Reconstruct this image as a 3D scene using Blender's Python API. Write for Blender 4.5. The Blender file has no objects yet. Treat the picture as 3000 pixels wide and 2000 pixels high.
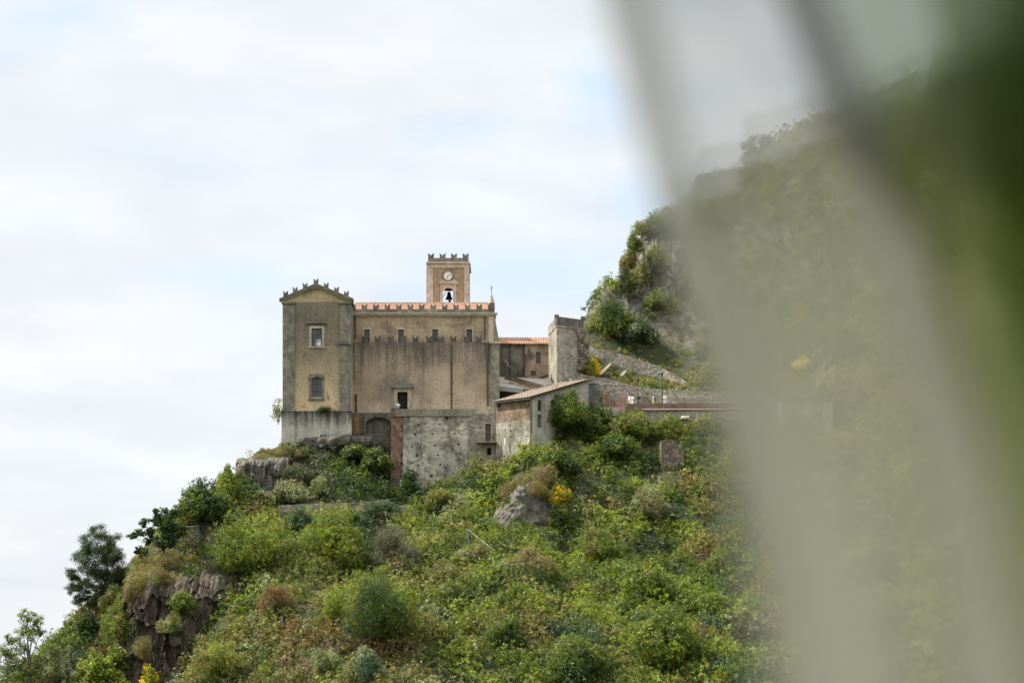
import bpy, bmesh, math, random
import numpy as np
from mathutils import Vector, Matrix, noise
rng = np.random.default_rng(7); random.seed(7)
F = 5833.33; HZ = 2060.0
C = bpy.context.scene.collection
def X(px, Y): return (px-1500)/F*Y
def Z(py, Y): return (HZ-py)/F*Y
def at(px, py, Y): return Vector((X(px, Y), Y, Z(py, Y)))
def lin(r, g, b):
    f = lambda c: (c/255/12.92) if c/255 <= .04045 else ((c/255+.055)/1.055)**2.4
    return (f(r), f(g), f(b), 1)

# ------------------------------------------------------------------ object helpers
def thing(name, label, cat, loc, group=None):
    o = bpy.data.objects.new(name, None); C.objects.link(o)
    o.location = loc; o.empty_display_size = .3
    o['label'] = label; o['category'] = cat
    if group: o['group'] = group
    return o
def wloc(o):
    v = Vector((0, 0, 0))
    while o is not None:
        v += Vector(o.location); o = o.parent
    return v
class MB:
    def __init__(s): s.v = []; s.f = []; s.sm = False
    def add(s, vs, fs):
        n = len(s.v); s.v += [Vector(v) for v in vs]; s.f += [tuple(i+n for i in f) for f in fs]; return s
    def box(s, x0, x1, y0, y1, z0, z1):
        return s.add([(x, y, z) for z in (z0, z1) for y in (y0, y1) for x in (x0, x1)],
              [(0, 2, 3, 1), (4, 5, 7, 6), (0, 1, 5, 4), (2, 6, 7, 3), (0, 4, 6, 2), (1, 3, 7, 5)])
    def prism(s, poly, y0, y1):          # poly in x,z
        n = len(poly)
        a = sum(poly[i][0]*poly[(i+1) % n][1]-poly[(i+1) % n][0]*poly[i][1] for i in range(n))
        if a < 0: poly = poly[::-1]
        vs = [(p[0], y0, p[1]) for p in poly]+[(p[0], y1, p[1]) for p in poly]
        return s.add(vs, [tuple(range(n)), tuple(range(2*n-1, n-1, -1))]+[(i, i+n, (i+1) % n+n, (i+1) % n) for i in range(n)])
    def slab(s, pts, t):                 # quad pts (world), thickened downwards
        n = len(pts); d = Vector((0, 0, -t))
        return s.add([Vector(p) for p in pts]+[Vector(p)+d for p in pts],
              [tuple(range(n)), tuple(range(2*n-1, n-1, -1))]+[(i+n, (i+1) % n+n, (i+1) % n, i) for i in range(n)])
    def tube(s, pts, rs, n=8, cap=True):
        pts = [Vector(p) for p in pts]
        if not hasattr(rs, '__len__'): rs = [rs]*len(pts)
        rings = []
        for i, p in enumerate(pts):
            t = (pts[min(i+1, len(pts)-1)]-pts[max(i-1, 0)]).normalized()
            a = t.orthogonal().normalized() if abs(t.z) > .9 else t.cross(Vector((0, 0, 1))).normalized()
            b = t.cross(a)
            rings.append([p+(a*math.cos(2*math.pi*k/n)+b*math.sin(2*math.pi*k/n))*rs[i] for k in range(n)])
        base = len(s.v)
        fs = [(i*n+k, i*n+(k+1) % n, (i+1)*n+(k+1) % n, (i+1)*n+k) for i in range(len(pts)-1) for k in range(n)]
        if cap: fs += [tuple(range(n-1, -1, -1)), tuple((len(pts)-1)*n+k for k in range(n))]
        return s.add([v for r in rings for v in r], fs)
    def lathe(s, prof, c, n=20):         # prof (r,z) about vertical axis at c
        vs = [(c[0]+r*math.cos(2*math.pi*k/n), c[1]+r*math.sin(2*math.pi*k/n), c[2]+z) for r, z in prof for k in range(n)]
        fs = [(i*n+k, i*n+(k+1) % n, (i+1)*n+(k+1) % n, (i+1)*n+k) for i in range(len(prof)-1) for k in range(n)]
        fs += [tuple(range(n-1, -1, -1)), tuple((len(prof)-1)*n+k for k in range(n))]
        return s.add(vs, fs)
    def disc_y(s, cx, cz, r, y0, y1, n=32):
        return s.prism([(cx+r*math.cos(2*math.pi*k/n), cz+r*math.sin(2*math.pi*k/n)) for k in range(n)], y0, y1)
    def wall(s, x0, x1, z0, z1, y, depth, ops=(), rec=.35, back=True):
        """front face at y with rectangular openings (x0,x1,z0,z1); recessed pockets; body closed behind"""
        xs = sorted({x0, x1, *[o[0] for o in ops], *[o[1] for o in ops]}); zs = sorted({z0, z1, *[o[2] for o in ops], *[o[3] for o in ops]})
        inside = lambda x, z: any(o[0] < x < o[1] and o[2] < z < o[3] for o in ops)
        for i in range(len(xs)-1):
            for j in range(len(zs)-1):
                if not inside((xs[i]+xs[i+1])/2, (zs[j]+zs[j+1])/2):
                    s.add([(xs[i], y, zs[j]), (xs[i+1], y, zs[j]), (xs[i+1], y, zs[j+1]), (xs[i], y, zs[j+1])], [(0, 1, 2, 3)])
        for a, b, c, d in ops:
            yr = y+rec
            s.add([(a, y, c), (b, y, c), (b, y, d), (a, y, d), (a, yr, c), (b, yr, c), (b, yr, d), (a, yr, d)],
                  [(0, 4, 5, 1), (1, 5, 6, 2), (2, 6, 7, 3), (3, 7, 4, 0)]+([(4, 7, 6, 5)] if back else []))
        yb = y+depth
        s.add([(x0, y, z0), (x1, y, z0), (x1, y, z1), (x0, y, z1), (x0, yb, z0), (x1, yb, z0), (x1, yb, z1), (x0, yb, z1)],
              [(0, 4, 5, 1), (1, 5, 6, 2), (2, 6, 7, 3), (3, 7, 4, 0)]+([(4, 7, 6, 5)] if back else []))
        return s
    def arch_plate(s, x0, x1, z0, z1, a, b, zs, y0, y1, n=12, seg=None):
        """plate x0..x1,z0..z1 with an arched hole a..b springing at zs"""
        r = (b-a)/2; cx = (a+b)/2; rise = seg if seg else r
        arc = [(cx-r*math.cos(math.pi*k/n), zs+rise*math.sin(math.pi*k/n)) for k in range(n+1)]
        s.prism([(x0, z0), (a, z0), (a, zs), (x0, zs)], y0, y1); s.prism([(b, z0), (x1, z0), (x1, zs), (b, zs)], y0, y1)
        s.prism([(x0, zs), (a, zs)]+arc[1:n//2+1]+[(cx, z1), (x0, z1)], y0, y1)
        s.prism([(cx, z1)]+arc[n//2:]+[(x1, zs), (x1, z1)], y0, y1)
        return s
    def xf(s, org, ang):
        R = Matrix.Rotation(ang, 3, 'Z'); s.v = [R @ v+Vector(org) for v in s.v]; return s
    def build(s, name, mat, parent=None, smooth=False, loc=None):
        L = wloc(parent)+(Vector(loc) if loc is not None else Vector((0, 0, 0)))
        me = bpy.data.meshes.new(name); me.from_pydata([tuple(v-L) for v in s.v], [], s.f); me.materials.append(mat)
        if smooth:
            for p in me.polygons: p.use_smooth = True
        o = bpy.data.objects.new(name, me); C.objects.link(o); o.parent = parent
        if loc is not None: o.location = loc
        return o
def single(name, mb, mat, label, cat, loc, group=None, smooth=False):
    o = mb.build(name, mat, None, smooth, loc); o['label'] = label; o['category'] = cat
    if group: o['group'] = group
    return o
def structure(o): o['kind'] = 'structure'; return o

# ------------------------------------------------------------------ material helpers
class NT:
    def __init__(s, name):
        s.m = bpy.data.materials.new(name); s.m.use_nodes = True; s.t = s.m.node_tree
        s.b = s.t.nodes['Principled BSDF']; s.out = s.t.nodes['Material Output']
        s.b.inputs['Roughness'].default_value = .9; s.b.inputs['Specular IOR Level'].default_value = .25
    def n(s, typ, **kw):
        nd = s.t.nodes.new(typ)
        for k, v in kw.items():
            if hasattr(nd, k): setattr(nd, k, v)
            else: nd.inputs[k.replace('_', ' ')].default_value = v
        return nd
    def l(s, a, b): s.t.links.new(a, b)
    def pos(s, scale=(1, 1, 1), off=(0, 0, 0)):
        g = s.n('ShaderNodeNewGeometry'); mp = s.n('ShaderNodeMapping'); mp.inputs['Scale'].default_value = scale; mp.inputs['Location'].default_value = off
        s.l(g.outputs['Position'], mp.inputs['Vector']); return mp.outputs[0]
    def noise(s, vec, scale, detail=6, rough=.6, dist=0):
        nd = s.n('ShaderNodeTexNoise'); nd.inputs['Scale'].default_value = scale; nd.inputs['Detail'].default_value = detail
        nd.inputs['Roughness'].default_value = rough; nd.inputs['Distortion'].default_value = dist; s.l(vec, nd.inputs['Vector']); return nd.outputs['Fac']
    def ramp(s, fac, stops):
        r = s.n('ShaderNodeValToRGB'); e = r.color_ramp.elements
        while len(e) < len(stops): e.new(.5)
        for i, (p, c) in enumerate(stops):
            e[i].position = p; e[i].color = c if len(c) == 4 else (*c, 1)
        s.l(fac, r.inputs[0]); return r.outputs[0]
    def mr(s, fac, a, b, c=0, d=1):
        r = s.n('ShaderNodeMapRange'); r.inputs[1].default_value = a; r.inputs[2].default_value = b; r.inputs[3].default_value = c; r.inputs[4].default_value = d
        s.l(fac, r.inputs[0]); return r.outputs[0]
    def mix(s, fac, a, b, blend='MIX'):
        r = s.n('ShaderNodeMix'); r.data_type = 'RGBA'; r.blend_type = blend
        for inp, v in ((r.inputs[0], fac), (r.inputs[6], a), (r.inputs[7], b)):
            if hasattr(v, 'links'): s.l(v, inp)
            elif isinstance(v, (int, float)): inp.default_value = v
            else: inp.default_value = v if len(v) == 4 else (*v, 1)
        return r.outputs[2]
    def math(s, op, a, b=0.0):
        r = s.n('ShaderNodeMath'); r.operation = op
        for inp, v in ((r.inputs[0], a), (r.inputs[1], b)):
            if hasattr(v, 'links'): s.l(v, inp)
            else: inp.default_value = v
        return r.outputs[0]
    def z(s):
        g = s.n('ShaderNodeNewGeometry'); q = s.n('ShaderNodeSeparateXYZ'); s.l(g.outputs['Position'], q.inputs[0]); return q.outputs[2]
    def bump(s, h, strength, dist=.05):
        b = s.n('ShaderNodeBump'); b.inputs['Strength'].default_value = strength; b.inputs['Distance'].default_value = dist
        s.l(h, b.inputs['Height']); s.l(b.outputs[0], s.b.inputs['Normal'])
    def color(s, c): s.l(c, s.b.inputs['Base Color']); return s.m

def plaster(name, a, b, c, scale=.35, streak=.5, scol=(.055, .052, .045), tops=(), low=None, fine=3.0, patch=None, fbump=.4, stones=0):
    t = NT(name); P = t.pos()
    n1 = t.noise(P, scale, 8, .62, .3)
    col = t.ramp(n1, [(.34, a), (.5, b), (.66, c)])
    if low:                                   # (z_low, z_high, colour)
        zz = t.mr(t.math('ADD', t.z(), t.math('MULTIPLY', t.noise(P, .45, 6), 6.0)), low[0]+3, low[1]+3, 1, 0)
        col = t.mix(zz, col, low[2])
    if patch:                                 # (colour, threshold, scale)
        col = t.mix(t.mr(t.noise(t.pos((1, 1, 1), (13, 5, 7)), patch[2], 9, .68, .6), patch[1], patch[1]+(patch[3] if len(patch) > 3 else .07)), col, patch[0])
    sv = t.noise(t.pos((1, 1, .09)), 1.5, 6, .65)
    wide = t.noise(t.pos((1, 1, .5), (31, 0, 0)), .3, 3)
    sf = t.math('MULTIPLY', t.math('MULTIPLY', t.mr(sv, .46, .68), t.mr(wide, .35, .62)), streak)
    col = t.mix(sf, col, scol)
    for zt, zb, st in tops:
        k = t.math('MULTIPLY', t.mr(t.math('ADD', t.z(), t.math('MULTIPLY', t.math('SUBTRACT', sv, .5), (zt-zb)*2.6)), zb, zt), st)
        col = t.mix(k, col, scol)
    fn = t.noise(P, fine, 8, .7)
    col = t.mix(1.0, col, t.ramp(fn, [(.25, (.55, .55, .55)), (.5, (.98, .98, .98)), (.8, (1.3, 1.28, 1.25))]), 'MULTIPLY')
    if stones:
        vv = t.n('ShaderNodeTexVoronoi'); vv.inputs['Scale'].default_value = stones; t.l(t.pos((1, 1, 1.7)), vv.inputs['Vector'])
        sp = t.n('ShaderNodeSeparateColor'); t.l(vv.outputs['Color'], sp.inputs[0])
        col = t.mix(t.mr(t.noise(t.pos((1, 1, 1), (3, 9, 1)), .35, 5), .42, .6, .25, 1.0), col, t.mix(1.0, col, t.ramp(sp.outputs[0], [(0, (.55, .54, .52)), (.5, (.95, .95, .94)), (1, (1.3, 1.28, 1.22))]), 'MULTIPLY'))
    t.bump(fn, fbump, .06)
    return t.color(col)
def rubble(name, cols, scale=2.6, mortar=(.1, .09, .075), stain=.4):
    t = NT(name); P = t.pos((1, 1, 1.5))
    v = t.n('ShaderNodeTexVoronoi'); v.inputs['Scale'].default_value = scale; t.l(P, v.inputs['Vector'])
    e = t.n('ShaderNodeTexVoronoi'); e.feature = 'DISTANCE_TO_EDGE'; e.inputs['Scale'].default_value = scale; t.l(P, e.inputs['Vector'])
    sp = t.n('ShaderNodeSeparateColor'); t.l(v.outputs['Color'], sp.inputs[0])
    col = t.ramp(sp.outputs[0], [(0, cols[0]), (.45, cols[1]), (.8, cols[2]), (1, cols[3])])
    col = t.mix(t.mr(e.outputs['Distance'], .03, .12, .75, 0), col, mortar)
    col = t.mix(t.math('MULTIPLY', t.mr(t.noise(t.pos(), .5, 7, .65), .45, .65), stain), col, (.07, .068, .06))
    t.bump(e.outputs['Distance'], .5, .15)
    return t.color(col)
def flat(name, col, rough=.7, var=.25, metal=0, sc=4):
    t = NT(name); t.b.inputs['Roughness'].default_value = rough; t.b.inputs['Metallic'].default_value = metal
    c = t.mix(1.0, (*col[:3], 1), t.ramp(t.noise(t.pos(), sc, 6, .65), [(.3, (1-var,)*3), (.7, (1+var,)*3)]), 'MULTIPLY')
    return t.color(c)
def tiles(name, a, b, c):
    t = NT(name)
    col = t.ramp(t.noise(t.pos((1, 1, 1)), 2.4, 6, .75), [(.3, a), (.5, b), (.7, c)])
    w = t.n('ShaderNodeTexWave'); w.bands_direction = 'Z'; w.inputs['Scale'].default_value = 2.6; w.inputs['Distortion'].default_value = 1.5
    t.l(t.pos(), w.inputs['Vector'])
    col = t.mix(t.mr(w.outputs['Fac'], .0, .35, .65, 0), col, (.06, .03, .022))
    col = t.mix(t.math('MULTIPLY', t.mr(t.noise(t.pos(), .7, 6), .5, .68), .55), col, (.16, .13, .09))
    return t.color(col)

M = {}
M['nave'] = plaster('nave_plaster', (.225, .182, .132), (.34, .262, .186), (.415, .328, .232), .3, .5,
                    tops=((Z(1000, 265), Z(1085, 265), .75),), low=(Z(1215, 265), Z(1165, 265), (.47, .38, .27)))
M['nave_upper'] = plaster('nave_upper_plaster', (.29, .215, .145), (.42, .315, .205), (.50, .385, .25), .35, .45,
                    patch=((.22, .17, .125), .50, .3, .16))
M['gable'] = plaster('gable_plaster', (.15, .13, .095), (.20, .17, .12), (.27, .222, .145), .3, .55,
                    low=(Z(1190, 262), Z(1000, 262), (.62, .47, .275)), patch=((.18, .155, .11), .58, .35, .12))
M['pediment'] = plaster('pediment_plaster', (.36, .29, .17), (.48, .375, .215), (.52, .42, .25), .5, .45, patch=((.22, .19, .13), .54, .4, .12))
M['stone_grey'] = plaster('weathered_pilaster_stone', (.14, .13, .10), (.22, .20, .15), (.30, .27, .20), .8, .5, fine=2.2)
M['stone_dark'] = plaster('lichen_dark_stone', (.095, .09, .076), (.175, .16, .132), (.27, .245, .20), 1.1, .5, fine=4)
M['merlon_stone'] = plaster('dark_merlon_stone', (.06, .056, .047), (.105, .096, .08), (.16, .145, .12), 1.1, .5, fine=4)  # darker tone so the lower merlons stand out from the wall
M['stone_pale'] = plaster('pale_trim_stone', (.36, .30, .22), (.46, .39, .29), (.55, .47, .36), .8, .35, (.12, .1, .08), fine=3)
M['tower'] = plaster('tower_plaster', (.22, .17, .115), (.31, .24, .16), (.37, .285, .19), .5, .3, (.12, .1, .075))
M['tower_trim'] = plaster('tower_trim_stone', (.37, .31, .245), (.46, .395, .315), (.54, .475, .39), .6, .35, (.16, .13, .1))
M['base'] = plaster('plinth_render', (.26, .245, .20), (.40, .375, .31), (.49, .46, .39), .45, .55, (.05, .046, .04),
                    tops=((Z(1206, 262), Z(1250, 262), .95),))
M['terrace'] = plaster('terrace_masonry', (.19, .175, .14), (.40, .37, .29), (.55, .51, .41), .5, .7, (.07, .065, .055), fine=2.0,
                    patch=((.17, .16, .135), .52, .45, .10), fbump=1.0, stones=2.0)
M['terrace_cap'] = plaster('terrace_cap_render', (.17, .155, .115), (.24, .22, .165), (.30, .28, .21), .7, .5)
M['house_plaster'] = plaster('old_house_render', (.17, .16, .125), (.28, .26, .2), (.38, .36, .29), .4, .85, (.05, .047, .04), patch=((.42, .4, .33), .58, .4), stones=2.8)
M['white_plaster'] = plaster('pale_house_render', (.30, .28, .22), (.40, .38, .31), (.46, .44, .37), .5, .8, (.09, .085, .07))
M['grey_render'] = plaster('grey_cement_render', (.10, .10, .085), (.15, .15, .13), (.24, .24, .2), .6, .6)
M['brick'] = plaster('old_red_brick', (.125, .07, .05), (.20, .112, .082), (.31, .21, .16), 1.3, .4, (.09, .065, .05), fine=5, stones=3.4)
M['brick_brown'] = plaster('brown_brick', (.14, .095, .065), (.235, .165, .115), (.31, .225, .16), .8, .35, (.07, .055, .04), fine=4.5, stones=3.2)
M['brick_parapet'] = plaster('red_parapet_brick', (.15, .085, .065), (.20, .12, .092), (.26, .17, .135), .9, .35, (.09, .06, .05), fine=4.5)
M['peach'] = plaster('peeling_peach_render', (.19, .155, .12), (.40, .30, .21), (.48, .37, .26), .55, .55, (.07, .06, .05), patch=((.15, .135, .11), .53, .5))
M['dark_render'] = plaster('dark_damp_render', (.07, .068, .058), (.14, .13, .11), (.25, .235, .2), .5, .6, patch=((.36, .33, .28), .62, .6))
M['fort'] = plaster('fort_stone', (.18, .165, .13), (.30, .275, .22), (.38, .35, .28), .4, .75, (.065, .06, .052), fine=2.4, stones=2.4)
M['fort_shade'] = plaster('shaded_fort_stone', (.075, .07, .06), (.13, .122, .105), (.2, .185, .155), .6, .5)  # darker copy of the fort stone, painting the parapet's front as its shaded side
M['rubble'] = rubble('rubble_stone', [(.21, .185, .145, 1), (.33, .29, .23, 1), (.43, .385, .31, 1), (.52, .475, .39, 1)], 2.6, (.16, .14, .11), .3)
M['rubble_brown'] = rubble('broken_brown_rubble', [(.10, .075, .055, 1), (.18, .135, .1, 1), (.26, .2, .15, 1), (.34, .28, .22, 1)])
M['roof'] = tiles('terracotta_roof_tiles', (.42, .25, .175, 1), (.58, .38, .275, 1), (.70, .52, .41, 1))
M['roof_old'] = tiles('pale_weathered_roof_tiles', (.22, .165, .125, 1), (.34, .265, .205, 1), (.47, .39, .315, 1))
M['dark'] = flat('dark_interior', (.012, .011, .010), .9)
M['iron'] = flat('dark_iron', (.025, .023, .022), .55)
M['pipe'] = flat('brown_metal_pipe', (.055, .038, .032), .5)
M['pipe_pale'] = flat('pale_pipe', (.30, .285, .25), .5)
M['bronze'] = flat('dark_bronze', (.018, .020, .024), .45, .2, .4)
M['clock'] = flat('enamel_clock_face', (.70, .69, .66), .4, .06)
M['glass'] = flat('old_window_glass', (.06, .072, .072), .15, .5, 0, .9)
M['glass'].node_tree.nodes['Principled BSDF'].inputs['Specular IOR Level'].default_value = .5
M['frame'] = flat('weathered_wood_frame', (.10, .085, .065), .7)
M['door'] = flat('dark_door_wood', (.010, .009, .009), .7)
M['white'] = flat('white_sheet', (.75, .75, .73), .6, .08)
M['terracotta'] = flat('terracotta_pot', (.42, .19, .09), .8, .15)
M['bark'] = flat('bark', (.075, .06, .045), .9, .4, 0, 6)
M['bark_pale'] = flat('grey_bark', (.14, .125, .1), .9, .3, 0, 6)
M['steel'] = flat('galvanised_post', (.17, .20, .21), .45, .15, .3)
M['rail_pale'] = flat('pale_rail', (.50, .48, .42), .6, .1)
M['road'] = flat('stone_paved_road', (.33, .31, .27), .9, .2, 0, 2)
M['path'] = flat('concrete_path', (.36, .34, .30), .9, .25, 0, 1.5)

def rock_mat(name, a, b, c, zs=.35):
    t = NT(name); P = t.pos((1, 1, zs))
    n1 = t.noise(P, .9, 10, .7, .8)
    col = t.ramp(n1, [(.32, a), (.5, b), (.68, c)])
    col = t.mix(t.math('MULTIPLY', t.mr(t.noise(t.pos((1, 1, .12)), 1.6, 7, .7), .48, .66), .6), col, (*[x*.45 for x in a[:3]], 1))
    col = t.mix(t.math('MULTIPLY', t.mr(t.noise(t.pos(), .5, 8, .7), .56, .68), .7), col, (.12, .115, .05, 1))
    t.bump(t.noise(P, 2.2, 10, .75), .9, .25)
    return t.color(col)
M['cliff'] = rock_mat('dark_cliff_rock', (.042, .033, .024, 1), (.088, .070, .050, 1), (.155, .125, .092, 1), .22)
M['boulder'] = rock_mat('grey_boulder_rock', (.08, .072, .058, 1), (.145, .131, .108, 1), (.23, .21, .175, 1), .7)
M['ledge'] = rock_mat('lichen_ledge_rock', (.07, .062, .05, 1), (.13, .117, .093, 1), (.215, .195, .155, 1), .9)

t = NT('shade_toned_soil'); P = t.pos()
col = t.ramp(t.noise(P, .22, 9, .68, .5), [(.3, (.02, .03, .010)), (.45, (.035, .045, .015)), (.58, (.06, .058, .025)), (.72, (.10, .085, .045))])  # soil toned dark green so gaps in the scrub read as shadow
col = t.mix(t.mr(t.noise(P, 1.7, 8, .7), .42, .66), col, (.035, .045, .014, 1))
t.bump(t.noise(P, 1.5, 9, .75), 1, .4)
ge = t.n('ShaderNodeNewGeometry'); sq = t.n('ShaderNodeSeparateXYZ'); t.l(ge.outputs['True Normal'], sq.inputs[0])
rk_ = t.ramp(t.noise(t.pos((1, 1, .3)), .9, 10, .72, .8), [(.32, (.06, .054, .042)), (.5, (.125, .115, .092)), (.68, (.23, .215, .175))])
st_ = t.mr(t.math('ADD', sq.outputs[2], t.math('MULTIPLY', t.math('SUBTRACT', t.noise(t.pos(), .6, 6), .5), .3)), .52, .64, 1, 0)
M['soil'] = t.color(t.mix(st_, col, rk_))

def leaf_mat(name, trans=.42):
    t = NT(name); a = t.n('ShaderNodeAttribute'); a.attribute_name = 'tone'
    t.b.inputs['Roughness'].default_value = .55; t.b.inputs['Specular IOR Level'].default_value = .3
    t.l(a.outputs['Color'], t.b.inputs['Base Color'])
    tr = t.n('ShaderNodeBsdfTranslucent'); c = t.mix(1.0, a.outputs['Color'], (1.35, 1.3, .75, 1), 'MULTIPLY'); t.l(c, tr.inputs['Color'])
    mx = t.n('ShaderNodeMixShader'); mx.inputs[0].default_value = trans
    t.l(t.b.outputs[0], mx.inputs[1]); t.l(tr.outputs[0], mx.inputs[2]); t.l(mx.outputs[0], t.out.inputs['Surface'])
    return t.m
M['leaf'] = leaf_mat('leaf')

# ------------------------------------------------------------------ terrain
CP = [  # (px, py, Y)
 (200,2100,214),(700,2100,203),(1200,2100,201),(1700,2100,201),(2300,2100,198),(3000,2100,192),(-300,2150,220),(0,2040,222),(3500,2100,188),
 (430,2060,219),(450,1690,229),(340,1930,225.5),(550,2000,221.5),(600,1720,229.5),(430,1900,226.5),
 (150,1950,224),(230,1850,228),(1790,880,288),(1800,980,287),(290,1790,229),(380,1680,232),(470,1615,235),(550,1540,238),(640,1450,242),(700,1410,246),
 (380,1760,250),(180,1950,246),(580,1580,262),(690,1490,280),(0,2150,248),(-300,2350,240),(300,1900,285),(0,2300,300),
 (600,1650,236),(800,1620,237),(1000,1620,236),(1200,1620,236),(1500,1620,238),(1800,1620,241),(2100,1600,240),
 (620,1850,222),(900,1850,216),(1200,1850,215),(1500,1850,217),(1800,1850,221),(2100,1850,217),(2500,1850,212),(3000,1850,205),
 (830,1492,246.5),(1000,1490,248.5),(1200,1475,252),
 (830,1470,249.5),(1000,1465,251.5),(1130,1462,255),
 (1150,1465,257.5),(1250,1452,257.6),(1350,1425,257.6),(1430,1385,257.4),(1500,1355,254.5),(1553,1330,253.2),(1600,1308,255.5),(1660,1290,259),
 (1250,1465,262),(1400,1420,262),(1560,1370,262),
 (1700,1300,260),(1900,1290,262),(2050,1300,258),(1450,1385,254),
 (2100,1450,250),(1800,1450,250),(1550,1440,248.5),(1480,1520,246),(1650,1540,246),
 (900,1410,254),(1000,1390,257),(1120,1425,258.2),(1120,1310,263.2),(1050,1300,263),(960,1330,261.4),
 (735,1338,256.5),(800,1322,259),(850,1312,261.2),(705,1450,254),(760,1452,252.5),(820,1445,252.8),(770,1350,255.2),(830,1350,257),(690,1440,258),(680,1460,252),
 (940,1285,262.5),(1080,1255,264.3),(930,1240,275),(1200,1300,268),(1400,1250,275),
 (1950,1218,267.6),(2100,1218,267.6),(2250,1210,267),(1800,1218,267.6),(1700,1215,267),(1800,1212,264.6),(1950,1215,264.6),(2100,1215,264.6),(2300,1200,263),(1800,1265,262.8),(1950,1265,262.8),(2100,1280,262),
 (1800,1200,268),(1950,1198,268),(1700,1150,269),(1750,1100,272),(1900,1128,272),(2040,1140,271),(1600,1160,268),(1550,1160,272),(1500,1150,275),(1520,1190,266),
 (1750,1088,276.8),(1850,1108,276.6),(1950,1128,275.6),(1690,1090,276),(1800,1222,268.6),(1950,1222,268.2),(1750,1015,280),(1850,1042,280),(1950,1078,279),(2050,1108,277),
 (1760,960,284),(1850,950,285),(1950,1000,283),(1820,930,287),(1836,850,290),(1845,770,292),(1900,670,295),(2000,635,297),(1960,800,290),
 (2050,560,303),(2200,500,302),(2400,420,301),(2600,325,298),(2800,250,295),(3000,165,292),(3400,20,290),
 (2200,800,289),(2500,800,284),(2800,800,276),(2200,1050,275),(2500,1150,262),(2800,1100,258),(3000,1100,252),(2500,1500,240),(2800,1500,232),(3000,1500,226),(3400,1300,235),
 (1700,1150,305),(1600,1170,305),(1880,800,325),(2200,650,335),(2600,520,340),(3000,420,335),(3400,300,335),
 (1200,1320,302),(900,1400,297),(1500,1230,305),(1750,1010,297),
]
cp = np.array([[X(a, c), c, Z(b, c)] for a, b, c in CP]+[[x, yy, zz] for x in (-80, -40, 0, 40, 80, 115) for yy, zz in ((165, -12), (145, -22))])
def phi(d): return np.sqrt(d*d+2.0)
A = phi(np.linalg.norm(cp[:, None, :2]-cp[None, :, :2], axis=2)); n = len(cp)
Pm = np.c_[np.ones(n), cp[:, :2]]
K = np.block([[A+np.eye(n)*-.02, Pm], [Pm.T, np.zeros((3, 3))]])
W = np.linalg.solve(K, np.r_[cp[:, 2], np.zeros(3)])
def h_raw(x, y):
    x = np.asarray(x, float); y = np.asarray(y, float); s = x.shape; q = np.c_[x.ravel(), y.ravel()]
    out = np.empty(len(q))
    for i in range(0, len(q), 20000):
        d = np.sqrt(((q[i:i+20000, None, :]-cp[None, :, :2])**2).sum(2))
        out[i:i+20000] = phi(d) @ W[:n]+W[n]+q[i:i+20000] @ W[n+1:n+3]
    return out.reshape(s)
GX0, GX1, GY0, GY1, GS = -95.0, 122.0, 142.0, 348.0, .6
gx = np.arange(GX0, GX1+.01, GS); gy = np.arange(GY0, GY1+.01, GS)
GXX, GYY = np.meshgrid(gx, gy)
def vnoise(x, y, s, seed):
    r = np.random.default_rng(seed); T = r.random((64, 64))
    u = x/s; v = y/s; iu = np.floor(u).astype(int); iv = np.floor(v).astype(int); fu = u-iu; fv = v-iv
    fu = fu*fu*(3-2*fu); fv = fv*fv*(3-2*fv); g = lambda a, b: T[a % 64, b % 64]
    return (g(iu, iv)*(1-fu)+g(iu+1, iv)*fu)*(1-fv)+(g(iu, iv+1)*(1-fu)+g(iu+1, iv+1)*fu)*fv
GZ = h_raw(GXX, GYY)
gp = HZ-F*GZ/GYY; na = .18+.82*np.maximum(((gp-1330)/120).clip(0, 1), ((980-gp)/60).clip(0, 1)*(GXX > 10))
GZ += na*((vnoise(GXX, GYY, 6.5, 1)-.5)*1.7+(vnoise(GXX, GYY, 3.2, 2)-.5)*1.5)
gp = HZ-F*GZ/GYY; gw = ((gp-1470)/170).clip(0, 1)*((GXX+62)/25).clip(0, 1)
GZ += gw*((vnoise(GXX*.8+GYY*.6, GYY*.5-GXX*.35, 7.5, 31)-.5)*3.6)
edge = np.minimum.reduce([(GXX-GX0)/22, (GX1-GXX)/22, (GY1-GYY)/14, (GYY-GY0)/14]).clip(0, 1); edge = edge*edge*(3-2*edge)
GZ = -34+(GZ+34)*edge
GZ = np.maximum(GZ, -34)
def H(x, y):
    u = (np.asarray(x, float)-GX0)/GS; v = (np.asarray(y, float)-GY0)/GS
    iu = np.clip(np.floor(u).astype(int), 0, len(gx)-2); iv = np.clip(np.floor(v).astype(int), 0, len(gy)-2); fu = u-iu; fv = v-iv
    return (GZ[iv, iu]*(1-fu)+GZ[iv, iu+1]*fu)*(1-fv)+(GZ[iv+1, iu]*(1-fu)+GZ[iv+1, iu+1]*fu)*fv
def np_mesh(name, verts, quads, mat, cols=None, smooth=False):
    me = bpy.data.meshes.new(name); nv = len(verts); nq = len(quads); k = quads.shape[1]
    me.vertices.add(nv); me.vertices.foreach_set('co', np.ascontiguousarray(verts, np.float32).ravel())
    me.loops.add(nq*k); me.loops.foreach_set('vertex_index', np.ascontiguousarray(quads, np.int32).ravel())
    me.polygons.add(nq); me.polygons.foreach_set('loop_start', np.arange(0, nq*k, k, dtype=np.int32))
    if smooth: me.polygons.foreach_set('use_smooth', np.ones(nq, bool))
    me.update(calc_edges=True)
    if cols is not None:
        a = me.attributes.new('tone', 'FLOAT_COLOR', 'POINT'); a.data.foreach_set('color', np.c_[cols, np.ones(nv)].astype(np.float32).ravel())
    me.materials.append(mat); return me
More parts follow.
